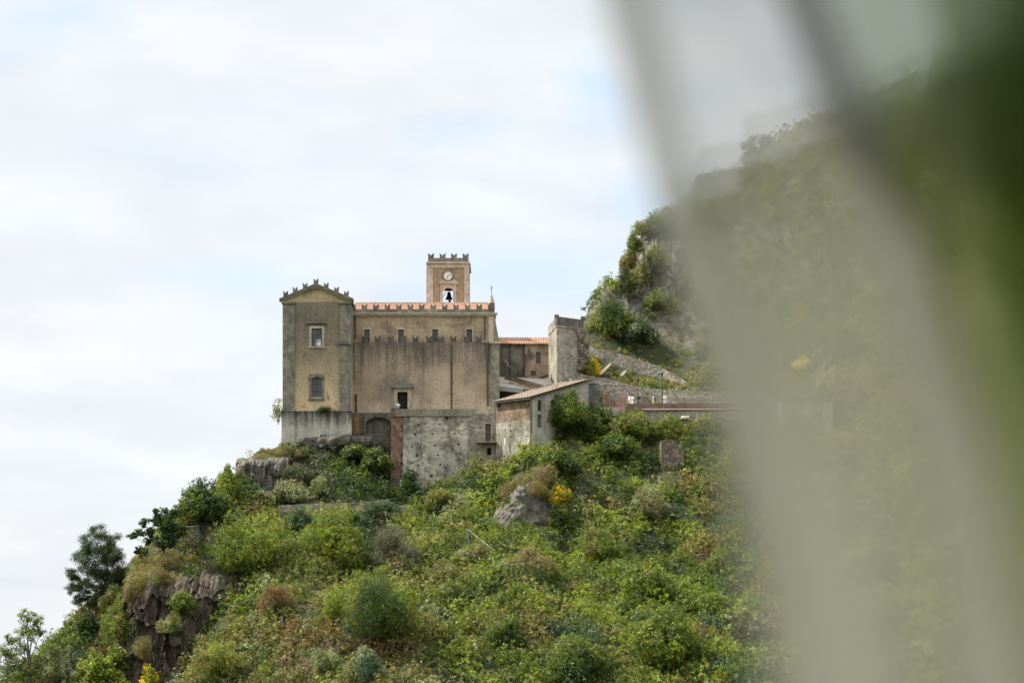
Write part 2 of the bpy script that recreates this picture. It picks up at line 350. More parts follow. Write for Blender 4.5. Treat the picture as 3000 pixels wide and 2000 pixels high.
def link(name, me, loc=(0, 0, 0), parent=None):
    o = bpy.data.objects.new(name, me); C.objects.link(o); o.location = loc; o.parent = parent; return o
nx, ny = len(gx), len(gy); ii = (np.arange(ny-1)[:, None]*nx+np.arange(nx-1)[None, :]).ravel()
structure(link('hillside', np_mesh('hillside', np.c_[GXX.ravel(), GYY.ravel(), GZ.ravel()], np.c_[ii, ii+1, ii+nx+1, ii+nx], M['soil'], None, True)))
g = MB().add([(-6000, -3000, -33.5), (6000, -3000, -33.5), (6000, 9000, -33.5), (-6000, 9000, -33.5)], [(0, 1, 2, 3)])
structure(g.build('valley_ground', M['soil']))
# visibility table: for view columns, running minimum of py along depth
colpx = np.arange(-400, 3500, 6.0); yy = np.arange(150, 340, .4)
XX = (colpx[:, None]-1500)/F*yy[None, :]
PY = HZ-F*H(XX, np.broadcast_to(yy, XX.shape))/yy[None, :]
RM = np.minimum.accumulate(PY, axis=1)
def hit(px, py):
    """ground point first met by the line of sight"""
    i = int(np.clip(round((px+400)/6), 0, len(colpx)-1)); k = np.argmax(RM[i] <= py)
    if RM[i][-1] > py: k = int(np.argmin(RM[i]))
    Y = float(yy[k]); x = X(px, Y); return Vector((x, Y, float(H(x, Y))))

# ------------------------------------------------------------------ foliage generators
def leaf_quads(c, nrm, size, aspect, r, tone):
    """c (N,3) centres, diamond leaves lying roughly across nrm"""
    N = len(c); t = r.normal(size=(N, 3)); t -= (t*nrm).sum(1)[:, None]*nrm; t /= np.linalg.norm(t, axis=1)[:, None]+1e-9
    b = np.cross(nrm, t); L = (size*(.6+.8*r.random(N)))[:, None] if np.isscalar(size) else size[:, None]*(.6+.8*r.random(N))[:, None]
    Wd = L*aspect
    v = np.stack([c-t*L*.5, c+b*Wd*.5-t*L*.05, c+t*L*.5, c-b*Wd*.5+t*L*.05], 1).reshape(-1, 3)
    q = np.arange(4*N).reshape(N, 4); return v, q, np.repeat(tone, 4, 0)
def unit(r, N):
    d = r.normal(size=(N, 3)); return d/np.linalg.norm(d, axis=1)[:, None]
TONES = {'green': (.112, .152, .026), 'dark': (.042, .070, .020), 'fresh': (.19, .235, .034), 'olive': (.175, .165, .050), 'silver': (.23, .255, .14),
         'dry': (.175, .14, .075), 'rust': (.16, .085, .04), 'straw': (.24, .21, .09), 'gold': (.74, .55, .014), 'grey': (.115, .115, .085), 'pine': (.05, .075, .028), 'bluish': (.065, .105, .055)}
def tones(key, N, r, var=.28):
    b = np.array(TONES[key])[None, :]*(1+var*r.normal(size=(N, 1))).clip(.35, 2)
    return b*(1+.10*r.normal(size=(N, 3))).clip(.5, 1.6)
def shrub_mesh(name, key, seed, rx=1, rz=1, lobes=14, leaves=2600, size=.2, aspect=.5, spiky=0.0, key2=None, mixf=.0):
    r = np.random.default_rng(seed); V = []; Q = []; T = []; off = 0; per = leaves//lobes
    for i in range(lobes):
        d = unit(r, 1)[0]; d[2] = abs(d[2])*1.1-.12; rad = .17+.33*r.random()**1.3
        k = r.random()**.45*.88
        c = np.array([d[0]*rx*k, d[1]*rx*k, rz*(.30+d[2]*.62*(.4+.75*r.random()))])
        SP = 7; Ms = max(4, int(per*(.35+rad*rad*7)/SP)); N = Ms*SP; u = np.repeat(unit(r, Ms), SP, 0); rr = rad*np.repeat(.60+.5*r.random(Ms)**.7+spiky*1.3*r.random(Ms)**4, SP)
        p = c+u*(rr[:, None]*np.array([rx*.95, rx*.95, rz*.8])); p += r.normal(size=(N, 3))*size*.55; p[:, 2] = np.abs(p[:, 2])
        nn = u+np.repeat(.55*r.normal(size=(Ms, 3)), SP, 0)+.35*r.normal(size=(N, 3)); nn /= np.linalg.norm(nn, axis=1)[:, None]
        kk = key2 if (key2 and r.random() < mixf) else key
        tn = np.repeat(tones(kk, Ms, r, .2), SP, 0)*(1+.12*r.normal(size=(N, 1)))*(.8+.4*r.random())
        v, q, t2 = leaf_quads(p, nn, size, aspect, r, tn); V.append(v); Q.append(q+off); T.append(t2); off += len(v)
    return np_mesh(name, np.concatenate(V), np.concatenate(Q), M['leaf'], np.concatenate(T))
_stem = {}
def stem_mesh(seed, h, r0, mat):
    r = random.Random(seed); m = MB()
    for i in range(4):
        a = r.random()*6.28; s = .1+.25*r.random()
        m.tube([(0, 0, -.4), (math.cos(a)*s*h*.3, math.sin(a)*s*h*.3, h*.3), (math.cos(a)*s*h, math.sin(a)*s*h, h*.75)], [r0, r0*.7, r0*.25], 6)
    return m
SH = {}
def shrub(px, py, wpx, hpx, key, label, cat='shrub', group=None, seed=0, sz=.2, asp=.5, spiky=.15, key2=None, mixf=0, dens=1.0, name='shrub', Y=None, sink=.15, lobes=None):
    p = at(px, py, Y) if Y else hit(px, py)
    w = wpx/F*p.y/2; h = hpx/F*p.y
    th = thing(name, label, cat, (p.x, p.y, p.z-sink*h*.3), group)
    area = w*w*2+w*h*3; sz *= 1.18
    n_l = int(np.clip(area*330*dens*(.2/sz)**1.4, 600, 26000))
    me = shrub_mesh('foliage', key, seed*31+int(px), w, h, lobes or int(np.clip(6+area*1.3, 8, 34)), n_l, sz, asp, spiky, key2, mixf)
    link('foliage', me, (0, 0, 0), th)
    sm = stem_mesh(int(px), h*.8, .03+.012*w, M['bark']); o = sm.build('stem', M['bark'], None); o.parent = th
    return th
def tree(name, label, px, py, hpx, crown, key, seed, trunk_r=.14, Y=None, leaf=.22, asp=.5, bark='bark', per=260, key2=None, lean=0, group=None, grow=1.4, flatten=.8):
    """crown: clusters as (dx_px, dy_px up, radius_px) from the base point; limbs run from the trunk to each"""
    p = at(px, py, Y) if Y else hit(px, py); s = p.y/F; r = np.random.default_rng(seed)
    th = thing(name, label, 'tree', (p.x, p.y, p.z-.3), group)
    m = MB(); top = hpx*s
    tp = [Vector((0, 0, 0)), Vector((lean*.3, .1, top*.25)), Vector((lean*.7, -.1, top*.5)), Vector((lean, .1, top*.8))]
    m.tube(tp, [trunk_r, trunk_r*.8, trunk_r*.6, trunk_r*.2], 8)
    V = []; Q = []; T = []; off = 0
    for dx, dy, rad in crown:
        c = np.array([dx*s, (r.random()-.5)*rad*s*2.2, dy*s]); R = rad*s*grow
        b = tp[1].lerp(tp[3], min(max((dy*s*.55-tp[1].z)/(tp[3].z-tp[1].z), 0), .95)); e = Vector(c)
        mid = b.lerp(e, .55)+Vector((0, 0, -.12*(e-b).length+.1))
        m.tube([b, mid, e], [trunk_r*.38, trunk_r*.22, trunk_r*.07], 6)
        for k in range(5):
            e2 = e+Vector(unit(r, 1)[0])*R*.8; m.tube([mid.lerp(e, .5), e, e2][0:3:2] if k % 2 else [e, e2], [trunk_r*.14, trunk_r*.06], 5)
        sub = max(5, int(8*R+5))
        for k in range(sub):
            cc = c+unit(r, 1)[0]*R*.85*r.random()**.5; N = int(per*R*R/sub*(1.5)*(.22/leaf)**1.3)+16; u = unit(r, N)
            pp = cc+u*(R*(.10+.42*r.random(N)))[:, None]*np.array([1, 1, flatten]); nn = u+.7*r.normal(size=(N, 3)); nn /= np.linalg.norm(nn, axis=1)[:, None]
            kk = key2 if key2 and r.random() < .3 else key
            v, q, t2 = leaf_quads(pp, nn, leaf, asp, r, tones(kk, N, r)*(.8+.4*r.random())); V.append(v); Q.append(q+off); T.append(t2); off += len(v)
    o = m.build('trunk', M[bark], None, True); o.parent = th
    link('crown', np_mesh('crown', np.concatenate(V), np.concatenate(Q), M['leaf'], np.concatenate(T)), (0, 0, 0), th)
    return th

# ------------------------------------------------------------------ church
def swallow(w, h, d):
    m = MB(); m.prism([(-w/2, 0), (w/2, 0), (w/2*1.0, h*.5), (w/2*1.14, h), (w*.2, h*.80), (0, h*.52), (-w*.2, h*.80), (-w/2*1.14, h), (-w/2, h*.5)], 0, d)
    return m
def put_merlon(proto, x, y, z, mat, parent):
    L = wloc(parent)
    if 'o' not in proto:
        o = proto['m'].build('merlon', mat, None); proto['o'] = o
    else:
        o = proto['o'].copy(); C.objects.link(o)
    o.parent = parent; o.location = Vector((x, y, z))-L
    return o
def window(parent, x0, x1, z0, z1, y, fw=.28, surround=None, mull=True, lab=None):
    """pane set back in an opening, timber bars, stone surround"""
    f = MB(); t = .07
    f.box(x0, x0+t, y+.10, y+.17, z0, z1).box(x1-t, x1, y+.10, y+.17, z0, z1).box(x0+t, x1-t, y+.10, y+.17, z0, z0+t).box(x0+t, x1-t, y+.10, y+.17, z1-t, z1)
    if mull:
        xm = (x0+x1)/2; f.box(xm-t/2, xm+t/2, y+.10, y+.165, z0+t, z1-t)
        for k in (1, 2): zz = z0+(z1-z0)*k/3; f.box(x0+t, xm-t/2, y+.105, y+.16, zz-.03, zz+.03).box(xm+t/2, x1-t, y+.105, y+.16, zz-.03, zz+.03)
    o = f.build('window', M['frame'], parent)
    if lab: o['label'] = lab
    MB().box(x0+.01, x1-.01, y+.18, y+.2, z0+.01, z1-.01).build('pane', M['glass'], o)
    if surround:
        s = MB(); a = fw
        s.box(x0-a, x0, y-.09, y+.04, z0, z1).box(x1, x1+a, y-.09, y+.04, z0, z1).box(x0-a, x1+a, y-.09, y+.04, z1, z1+a)
        s.build('surround', surround, o)
        MB().box(x0-a-.05, x1+a+.05, y-.16, y+.04, z0-.18, z0).build('sill', surround, o)
    return o
Yg, Yl, Yu, Yt = 262.0, 265.0, 266.0, 280.0
church = thing('church', 'old ochre plastered hilltop church with swallowtail battlements and a gabled end block', 'church', at(1140, 1230, 266))
xg0, xg1 = X(829, Yg), X(1028, Yg)
gx_ = lambda px: X(px, Yg); gz_ = lambda py: Z(py, Yg)
ops = [(gx_(912.6), gx_(943.6), gz_(1015), gz_(962)), (gx_(912.5), gx_(942), gz_(1163), gz_(1106))]
MB().wall(xg0, xg1, gz_(1204), gz_(884), Yg, 13.5, ops, .4).build('wall', M['gable'], church)
MB().prism([(xg0, gz_(884)), (xg1, gz_(884)), (gx_(926), gz_(838))], Yg, Yg+13.5).build('pediment', M['pediment'], church)
MB().prism([(gx_(819), gz_(876)), (gx_(926), gz_(831)), (gx_(1036), gz_(876)), (gx_(1036), gz_(883)), (gx_(926), gz_(839)), (gx_(819), gz_(883))], Yg-.45, Yg+.4).build('raking_cornice', M['stone_dark'], church)
MB().prism([(gx_(824), gz_(880.6)), (gx_(926), gz_(838)), (gx_(1031), gz_(880.6)), (gx_(1031), gz_(885)), (gx_(926), gz_(843)), (gx_(824), gz_(885))], Yg-.28, Yg-.004).build('cornice_moulding', M['pediment'], church)
MB().prism([(gx_(822), gz_(878)), (gx_(926), gz_(834)), (gx_(1033), gz_(878)), (gx_(1033), gz_(883.5)), (gx_(926), gz_(840)), (gx_(822), gz_(883.5))], Yg+.41, Yg+13.8).build('gable_roof', M['roof_old'], church)
for a, b in ((829, 863), (997, 1028)):
    e = (a-2, b+2) if a < 900 else (a-2, b+1)
    MB().box(gx_(a)-.02, gx_(b)+.02, Yg-.24, Yg-.002, gz_(1197), gz_(893)).build('pilaster', M['stone_grey'], church)
    MB().box(gx_(e[0]), gx_(e[1]), Yg-.36, Yg-.002, gz_(892.8), gz_(890)).box(gx_(e[0]-2), gx_(e[1]+1), Yg-.46, Yg-.002, gz_(889.8), gz_(885.5)).build('capital', M['stone_grey'], church)
    MB().box(gx_(e[0]-2), gx_(e[1]+2), Yg-.5, Yg-.002, gz_(1206), gz_(1201)).box(gx_(e[0]), gx_(e[1]), Yg-.4, Yg-.002, gz_(1200.8), gz_(1197.2)).build('pilaster_foot', M['stone_grey'], church)
    MB().box(gx_(e[0]-1), gx_(e[1]+1), Yg-.42, Yg-.17, gz_(1360), gz_(1206.2)).build('pedestal', M['base'], church)
MB().box(xg0-.05, xg1+.05, Yg-.165, Yg+6, gz_(1370), gz_(1204.2)).build('plinth', M['base'], church)
pm = {'m': swallow(12.5/F*Yg, 15.5/F*Yg, .5)}
for px, py in ((837, 868.5), (865, 857), (894, 845), (926, 832.5), (956, 844), (986, 856.5), (1015, 868.5)):
    put_merlon(pm, gx_(px), Yg-.3, gz_(py), M['stone_dark'], church)
w = window(church, *ops[0][:2], *ops[0][2:], Yg, .30, M['stone_pale'])
MB().box(gx_(897), gx_(958), Yg-.3, Yg-.002, gz_(948), gz_(944.5)).build('hood', M['stone_dark'], w)
MB().box(gx_(925), gx_(940), Yg+.172, Yg+.178, gz_(1012), gz_(994)).build('blind', M['white'], w)
x0, x1, z0, z1 = ops[1]
w2 = window(church, x0, x1, z0, z1, Yg, .3, None)
MB().arch_plate(gx_(905), gx_(949), gz_(1166), gz_(1095), x0, x1, gz_(1119), Yg-.10, Yg-.003).build('arched_surround', M['stone_grey'], w2)
r_ = (gx_(951)-gx_(903))/2; cx_ = gx_(927)
MB().prism([(cx_-r_, gz_(1110))]+[(cx_-r_*math.cos(math.pi*k/14), gz_(1110)+.62*math.sin(math.pi*k/14)*(1.2 if k == 7 else 1)) for k in range(1, 14)]+[(cx_+r_, gz_(1110)), (cx_+r_*.8, gz_(1110)), (cx_, gz_(1102)), (cx_-r_*.8, gz_(1110))], Yg-.24, Yg-.102).build('hood', M['stone_grey'], w2)
MB().box(gx_(903), gx_(951), Yg-.2, Yg-.003, gz_(1172), gz_(1166.2)).build('sill', M['stone_dark'], w2)
MB().tube([(gx_(981), Yg-.35, gz_(1010)), (gx_(1028.5), Yg-.35, gz_(1010))], .06).build('gutter', M['pipe'], church)
# nave
nx_ = lambda px: X(px, Yl); nz_ = lambda py: Z(py, Yl)
door = (nx_(1164), nx_(1194), nz_(1217), nz_(1148))
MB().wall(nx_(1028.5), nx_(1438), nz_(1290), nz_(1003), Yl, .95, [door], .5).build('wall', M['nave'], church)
ux = lambda px: X(px, Yu); uz = lambda py: Z(py, Yu)
wops = [(ux(c-8.5), ux(c+8.5), uz(1004), uz(965)) for c in (1075, 1175, 1275, 1375)]
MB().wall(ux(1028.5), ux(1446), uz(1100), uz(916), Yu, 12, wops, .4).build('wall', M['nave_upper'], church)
for o in wops: window(church, *o, Yu, .2, M['stone_pale'])
MB().box(ux(1028.5), ux(1449), Yu-.12, Yu+.5, uz(916), uz(906)).build('parapet', M['stone_dark'], church)
MB().box(ux(1028.5), ux(1458), Yu-.42, Yu-.002, uz(921), uz(917.5)).box(ux(1028.5), ux(1455), Yu-.25, Yu-.002, uz(926), uz(921.2)).build('cornice', M['stone_pale'], church)
pm = {'m': swallow(15/F*Yu, 15/F*Yu, .5)}
for k in range(13):
    put_merlon(pm, ux(1034+33.6*k), Yu-.11, uz(906.2), M['stone_dark'], church)
pm = {'m': swallow(16/F*Yl, 21/F*Yl, .4)}
for px in (1069, 1106, 1144, 1180, 1217, 1257, 1290, 1328, 1368, 1402):
    put_merlon(pm, nx_(px), Yl+.02, nz_(1003.2), M['merlon_stone'], church)
# nave roof (corrugated pantiles)
def tile_roof(name, p00, p10, p01, p11, mat, parent, pitch=.34, amp=.055, rows=26):
    p00, p10, p01, p11 = map(Vector, (p00, p10, p01, p11)); L = (p10-p00).length; nu = max(8, int(L/pitch*6)); 
    nrm = (p10-p00).cross(p01-p00).normalized()
    if nrm.z < 0: nrm.negate()
    v = []; fs = []
    for j in range(rows+1):
        for side in (0, 1):
            tj = (j+side*.98)/(rows+1)
            for i in range(nu+1):
                a = i/nu; q = p00.lerp(p10, a).lerp(p01.lerp(p11, a), min(tj, 1))
                v.append(q+nrm*(amp*math.sin(a*L/pitch*2*math.pi)+.05*(1-side)))
    R = (rows+1)*2
    for j in range(R-1):
        for i in range(nu): k = j*(nu+1)+i; fs.append((k, k+1, k+nu+2, k+nu+1))
    m = MB(); m.add(v, fs); return m.build(name, mat, parent)
rz0, rz1 = uz(910), Z(888.5, 273)
tile_roof('roof', (ux(1029), Yu+.5, rz0), (ux(1447), Yu+.5, rz0), (ux(1029), 273, rz1), (ux(1447), 273, rz1), M['roof'], church, .36, .06, 14)
MB().slab([(ux(1029), 273.01, rz1+.02), (ux(1447), 273.01, rz1+.02), (ux(1447), 278.5, rz0), (ux(1029), 278.5, rz0)], .15).build('roof_back_slope', M['roof'], church)
MB().tube([(ux(1029), 273, rz1+.03), (ux(1447), 273, rz1+.03)], .13).build('ridge_tiles', M['roof_old'], church)
# door
dr = MB(); dx0, dx1, dz0, dz1 = door; xm = (dx0+dx1)/2
dr.box(dx0, xm-.01, Yl+.38, Yl+.44, dz0, dz1).box(xm+.01, dx1, Yl+.38, Yl+.44, dz0, dz1); d_o = dr.build('door', M['door'], church)
s = MB(); s.box(nx_(1154.5), dx0, Yl-.12, Yl+.03, dz0, dz1).box(dx1, nx_(1204), Yl-.12, Yl+.03, dz0, dz1).box(nx_(1154.5), nx_(1204), Yl-.12, Yl+.03, dz1, nz_(1138)); s.build('doorframe', M['stone_pale'], d_o)
cx_ = nx_(1179); r_ = nx_(1212)-cx_
s = MB(); s.prism([(cx_-r_, nz_(1137.6)), (cx_-r_, nz_(1132))]+[(cx_-r_*.96*math.cos(math.pi*k/14), nz_(1132)+.62*math.sin(math.pi*k/14)) for k in range(1, 14)]+[(cx_+r_, nz_(1132)), (cx_+r_, nz_(1137.6))], Yl-.5, Yl-.003)
s.build('pediment', M['stone_dark'], d_o)
MB().box(nx_(1152), nx_(1206), Yl-.9, Yl-.003, nz_(1225), nz_(1215)).build('door_step', M['stone_pale'], d_o)
# pipes
for px, a, b, r, mt, Yp in ((1323, 1010, 1216, .10, 'pipe', Yl), (1429, 1003, 1216, .085, 'pipe', Yl), (1420.5, 926, 996, .075, 'pipe', Yu), (1042, 1010, 1120, .06, 'pipe_pale', Yl), (1043.5, 1154, 1208, .10, 'iron', Yl), (1041, 927, 993, .08, 'pipe', Yu)):
    MB().tube([(X(px, Yp), Yp-.14, Z(b, Yp)), (X(px, Yp), Yp-.14, Z(a, Yp))], r).build('drainpipe', M[mt], church)
# end pier with scroll buttress
MB().box(nx_(1438.2), nx_(1463), Yl-.15, Yl+3, nz_(1260), nz_(1007)).build('pier', M['stone_grey'], church)
MB().box(nx_(1435), nx_(1466), Yl-.3, Yl+3.1, nz_(1006.8), nz_(1001)).build('pier_cap', M['stone_pale'], church)
MB().prism([(ux(1446.2), uz(1003)), (ux(1462), uz(1003)), (ux(1460), uz(985)), (ux(1456), uz(965)), (ux(1452.5), uz(945)), (ux(1451.5), uz(930)), (ux(1453), uz(926.4)), (ux(1446.2), uz(926.4))], Yu-.2, Yu+1.2).build('scroll_buttress', M['stone_grey'], church)
MB().box(ux(1431), ux(1446), Yu-.16, Yu-.003, uz(1003), uz(926.4)).build('pilaster', M['stone_pale'], church)
MB().box(ux(1434), ux(1449.5), Yu-.14, Yu+.6, uz(905.8), uz(888)).build('corner_block', M['stone_dark'], church)
pn = MB(); c = (ux(1440), Yu+.2, uz(887.6)); pn.lathe([(.42, 0), (.36, .2), (.38, .25), (.26, .5), (.29, .56), (.16, .85), (.19, .92), (.06, 1.25)], c, 10)
pno = pn.build('pinnacle', M['stone_pale'], church)
ct = c[2]+1.25
MB().tube([(c[0], c[1], ct-.05), (c[0], c[1], ct+1.15)], .035, 6).box(c[0]-.17, c[0]+.17, c[1]-.025, c[1]+.025, ct+.75, ct+.82).build('cross', M['iron'], pno)
# niche and rough masonry under the nave
niche = single('arched_wall', MB().wall(nx_(1030), nx_(1150), nz_(1330), nz_(1212), Yl-1.2, 1.15, [], .3), M['ledge'], 'rough stone footing wall with a blind arch between gabled block and red brick corner', 'wall', at(1090, 1290, Yl-1))
Ya = Yl-1.2
MB().arch_plate(X(1068, Ya), X(1150, Ya), Z(1330, Ya), Z(1214, Ya), X(1072, Ya), X(1147, Ya), Z(1244, Ya), Ya-.55, Ya-.01, 12, .9).build('arch', M['ledge'], niche)
MB().box(X(1036, Ya), X(1053, Ya), Ya-.06, Ya-.004, Z(1275, Ya), Z(1214, Ya)).build('rust_stain_patch', flat('rusty_brick_patch', (.22, .115, .05), .9, .4, 0, 2), niche)

# ------------------------------------------------------------------ bell tower
tw = thing('bell_tower', 'square bell tower with clock and swallowtail battlements rising behind the church roof', 'tower', at(1313, 1100, Yt+3))
tx = lambda px: X(px, Yt); tz = lambda py: Z(py, Yt); D = 5.9
a, b, zt = tx(1297.5), tx(1330), tz(843); zb = tz(896); spring = zt-(b-a)/2
MB().wall(tx(1253), tx(1374), tz(1100), tz(767), Yt, .7, [(a, b, zb, zt)], .7, False).box(tx(1253), tx(1253)+.7, Yt+.7, Yt+D-.7, tz(1100), tz(767)).box(tx(1374)-.7, tx(1374), Yt+.7, Yt+D-.7, tz(1100), tz(767)).build('wall', M['tower'], tw)
Yb = Yt+D-.7; zb2, zt2 = Z(893, Yb), Z(846, Yb)
MB().wall(tx(1253), tx(1374), tz(1100), tz(767), Yb, .7, [(X(1296, Yb), X(1328, Yb), zb2-.6, zt2)], .7, False).build('wall', M['tower'], tw)
MB().box(tx(1254), tx(1373), Yt+.1, Yt+D-.1, tz(767.1), tz(764)).build('tower_floor', M['tower_trim'], tw)
for p0, p1 in ((1252, 1269), (1360, 1375)):
    MB().box(tx(p0), tx(p1), Yt-.14, Yt-.002, tz(1000), tz(785)).build('pilaster', M['tower_trim'], tw)
MB().box(tx(1252)-.14, tx(1252)-.002, Yt-.14, Yt+.9, tz(1000), tz(785)).box(tx(1252)-.14, tx(1252)-.002, Yt+4.6, Yt+D, tz(1000), tz(785)).build('pilaster', M['tower_trim'], tw)
MB().box(tx(1252), tx(1375), Yt-.16, Yt-.002, tz(784.6), tz(774)).build('frieze', M['tower_trim'], tw)
MB().box(tx(1249), tx(1378), Yt-.4, Yt+D+.3, tz(773), tz(768.5)).build('cornice', M['tower_trim'], tw)
MB().box(tx(1254), tx(1372.5), Yt-.1, Yt+.35, tz(768.2), tz(756)).build('parapet', M['stone_dark'], tw)
MB().box(tx(1254), tx(1254)+.4, Yt+.36, Yt+D-.4, tz(768.2), tz(756)).build('parapet', M['stone_dark'], tw)
MB().box(tx(1372.5)-.4, tx(1372.5), Yt+.36, Yt+D-.4, tz(768.2), tz(756)).build('parapet', M['stone_dark'], tw)
MB().box(tx(1254), tx(1372.5), Yt+D-.4, Yt+D, tz(768.2), tz(756)).build('parapet', M['stone_dark'], tw)
pm = {'m': swallow(16.5/F*Yt, 14/F*Yt, .42)}
for px in (1262.5, 1296.5, 1330, 1364):
    put_merlon(pm, tx(px), Yt-.09, tz(756.2), M['stone_dark'], tw)
    if px in (1262.5, 1364): put_merlon(pm, tx(px), Yt+D-.41, tz(756.2), M['stone_dark'], tw)
MB().arch_plate(tx(1290), tx(1337.5), tz(1000), tz(833), a+.02, b-.02, spring, Yt-.16, Yt-.003, 16).build('arch_surround', M['tower_trim'], tw)
MB().prism([(tx(1284.5), tz(832.6)), (tx(1284.5), tz(829)), (tx(1296), tz(818)), (tx(1299), tz(822)), (tx(1313), tz(826)), (tx(1327), tz(822)), (tx(1330), tz(818)), (tx(1343.5), tz(829)), (tx(1343.5), tz(832.6))], Yt-.34, Yt-.003).build('broken_pediment', M['stone_pale'], tw)
ccx, ccz = tx(1312.4), tz(808.7); R = 13.2/F*Yt
ck = MB().disc_y(ccx, ccz, R, Yt-.16, Yt-.004).build('clock', M['clock'], tw)
rim = MB(); N = 36
for k in range(N):
    a0, a1 = 2*math.pi*k/N, 2*math.pi*(k+1)/N
    P0 = [(ccx+q*math.cos(a_), ccz+q*math.sin(a_)) for q, a_ in ((R, a0), (R*1.22, a0), (R*1.22, a1), (R, a1))]; rim.prism(P0, Yt-.26, Yt-.003)
rim.build('clock_rim', M['stone_dark'], ck)
for k in range(12):
    hm = MB()
    an = k*math.pi/6; d = Vector((math.sin(an), 0, math.cos(an))); e = Vector((d.z, 0, -d.x))*.022
    q0 = Vector((ccx, 0, ccz))+d*R*.74; q1 = Vector((ccx, 0, ccz))+d*R*.93
    hm.prism([((q0-e).x, (q0-e).z), ((q0+e).x, (q0+e).z), ((q1+e).x, (q1+e).z), ((q1-e).x, (q1-e).z)], Yt-.168, Yt-.161); hm.build('hour_mark', M['iron'], ck)
for an, ln, wd, yo in ((math.radians(62), .80, .03, .21), (math.radians(194), .55, .05, .19)):
    d = Vector((math.sin(an), 0, math.cos(an))); e = Vector((d.z, 0, -d.x))*wd; o = Vector((ccx, 0, ccz))
    q = [o-d*R*.12-e*.7, o-d*R*.12+e*.7, o+d*R*ln*.8+e, o+d*R*ln, o+d*R*ln*.8-e]
    MB().prism([(p.x, p.z) for p in q], Yt-yo, Yt-yo+.012).build('clock_hand', M['iron'], ck)
bl = thing('bell', 'dark bronze bell hanging in the arched opening of the clock tower', 'bell', (tx(1314), Yt+2.2, Z(868, Yt+2.2)))
bz = bl.location
MB().lathe([(.02, .62), (.16, .60), (.24, .5), (.28, .2), (.36, -.1), (.50, -.34), (.55, -.42), (.48, -.43)], bz, 20).build('bell_body', M['bronze'], bl, True)
MB().tube([(bz.x-.62, bz.y, bz.z+.85), (bz.x, bz.y, bz.z+.95), (bz.x+.62, bz.y, bz.z+.85)], [.09, .2, .09]).box(bz.x-.05, bz.x+.05, bz.y-.05, bz.y+.05, bz.z+.55, bz.z+.85).build('yoke', M['iron'], bl)
MB().tube([(bz.x-.85, bz.y+.1, bz.z-.05), (bz.x-.4, bz.y+.1, bz.z+.7)], .045, 6).build('lever', M['iron'], bl)
MB().lathe([(.02, .25), (.14, .2), (.22, 0), (.14, -.2), (.02, -.25)], (bz.x+.1, bz.y, bz.z-.75), 14).build('clapper', M['bronze'], bl, True)

# ------------------------------------------------------------------ terrace wall and houses
Yw = 259.0; wx = lambda px: X(px, Yw); wz = lambda py: Z(py, Yw)
tr = thing('terrace_wall', 'tall patched stone retaining wall with rows of putlog holes and a red brick corner', 'wall', at(1260, 1440, Yw))
z2 = lambda zx, zy: (1060+zx/3.36, 1140+zy/3.36)
hol = []
for zx, zy, sx, sy in ((560, 348, 9, 9), (768, 343, 9, 9), (835, 282, 12, 22), (525, 443, 10, 10), (700, 441, 9, 7), (910, 436, 10, 8), (493, 563, 9, 9), (718, 553, 10, 9), (955, 545, 10, 9), (893, 593, 7, 7), (547, 655, 11, 10), (751, 645, 9, 9), (975, 640, 7, 8), (558, 748, 9, 10), (771, 740, 9, 11), (963, 738, 9, 10), (902, 832, 9, 10), (683, 852, 16, 14)):
    px, py = z2(zx, zy); hol.append((wx(px-sx/3.36), wx(px+sx/3.36), wz(py+sy/3.36), wz(py-sy/3.36)))
MB().wall(wx(1180), wx(1374), wz(1405), wz(1219.5), Yw, 3.0, hol, .45).build('masonry', M['terrace'], tr)
bp = [(1146, 1199)]; rr = random.Random(3)
bq = MB(); py = 1199.0; edges = []
for k in range(33):
    nxt = py+6; wd = 1179 if py > 1222 else 1186-(py-1199)*.3
    edge_x = wd+rr.choice([-4, -2, 0, 1, 3])-(3 if py > 1330 else 0)
    bq.box(wx(1146-(py-1199)*.008), wx(edge_x), Yw-.055, Yw+5.2, wz(nxt), wz(py)-.001); py = nxt
bq.build('brick_corner', M['brick'], tr)
MB().box(wx(1142), wx(1172), Yw-.12, Yw+2.9, wz(1470), wz(py)-.003).build('stone_foot', M['ledge'], tr)
MB().box(wx(1204), wx(1375), Yw-.35, Yw+2.5, wz(1500), wz(1405.2)).build('plinth', M['house_plaster'], tr)
MB().box(wx(1172.2), wx(1204), Yw-.1, Yw+2.5, wz(1500), wz(1405.2)).build('plinth', M['terrace'], tr)
MB().box(wx(1160), wx(1393), Yw-.10, Yw+.45, wz(1218.6), wz(1198)).build('parapet', M['terrace_cap'], tr)
MB().box(wx(1150), wx(1393), Yw-.17, Yw+.5, wz(1219.6), wz(1218.8)).build('string_course', M['brick'], tr)
MB().box(wx(1393.2), wx(1451), Yw-.12, Yw+.4, wz(1212), wz(1189.5)).build('parapet', M['stone_pale'], tr)
MB().box(wx(1146), wx(1162), Yw-.14, Yw+.5, wz(1198.8), wz(1194.5)).build('coping', M['stone_dark'], tr)
MB().box(wx(1148), wx(1452), Yw+.46, Yl-.002, wz(1400), 38.1).build('paving', M['path'], tr)
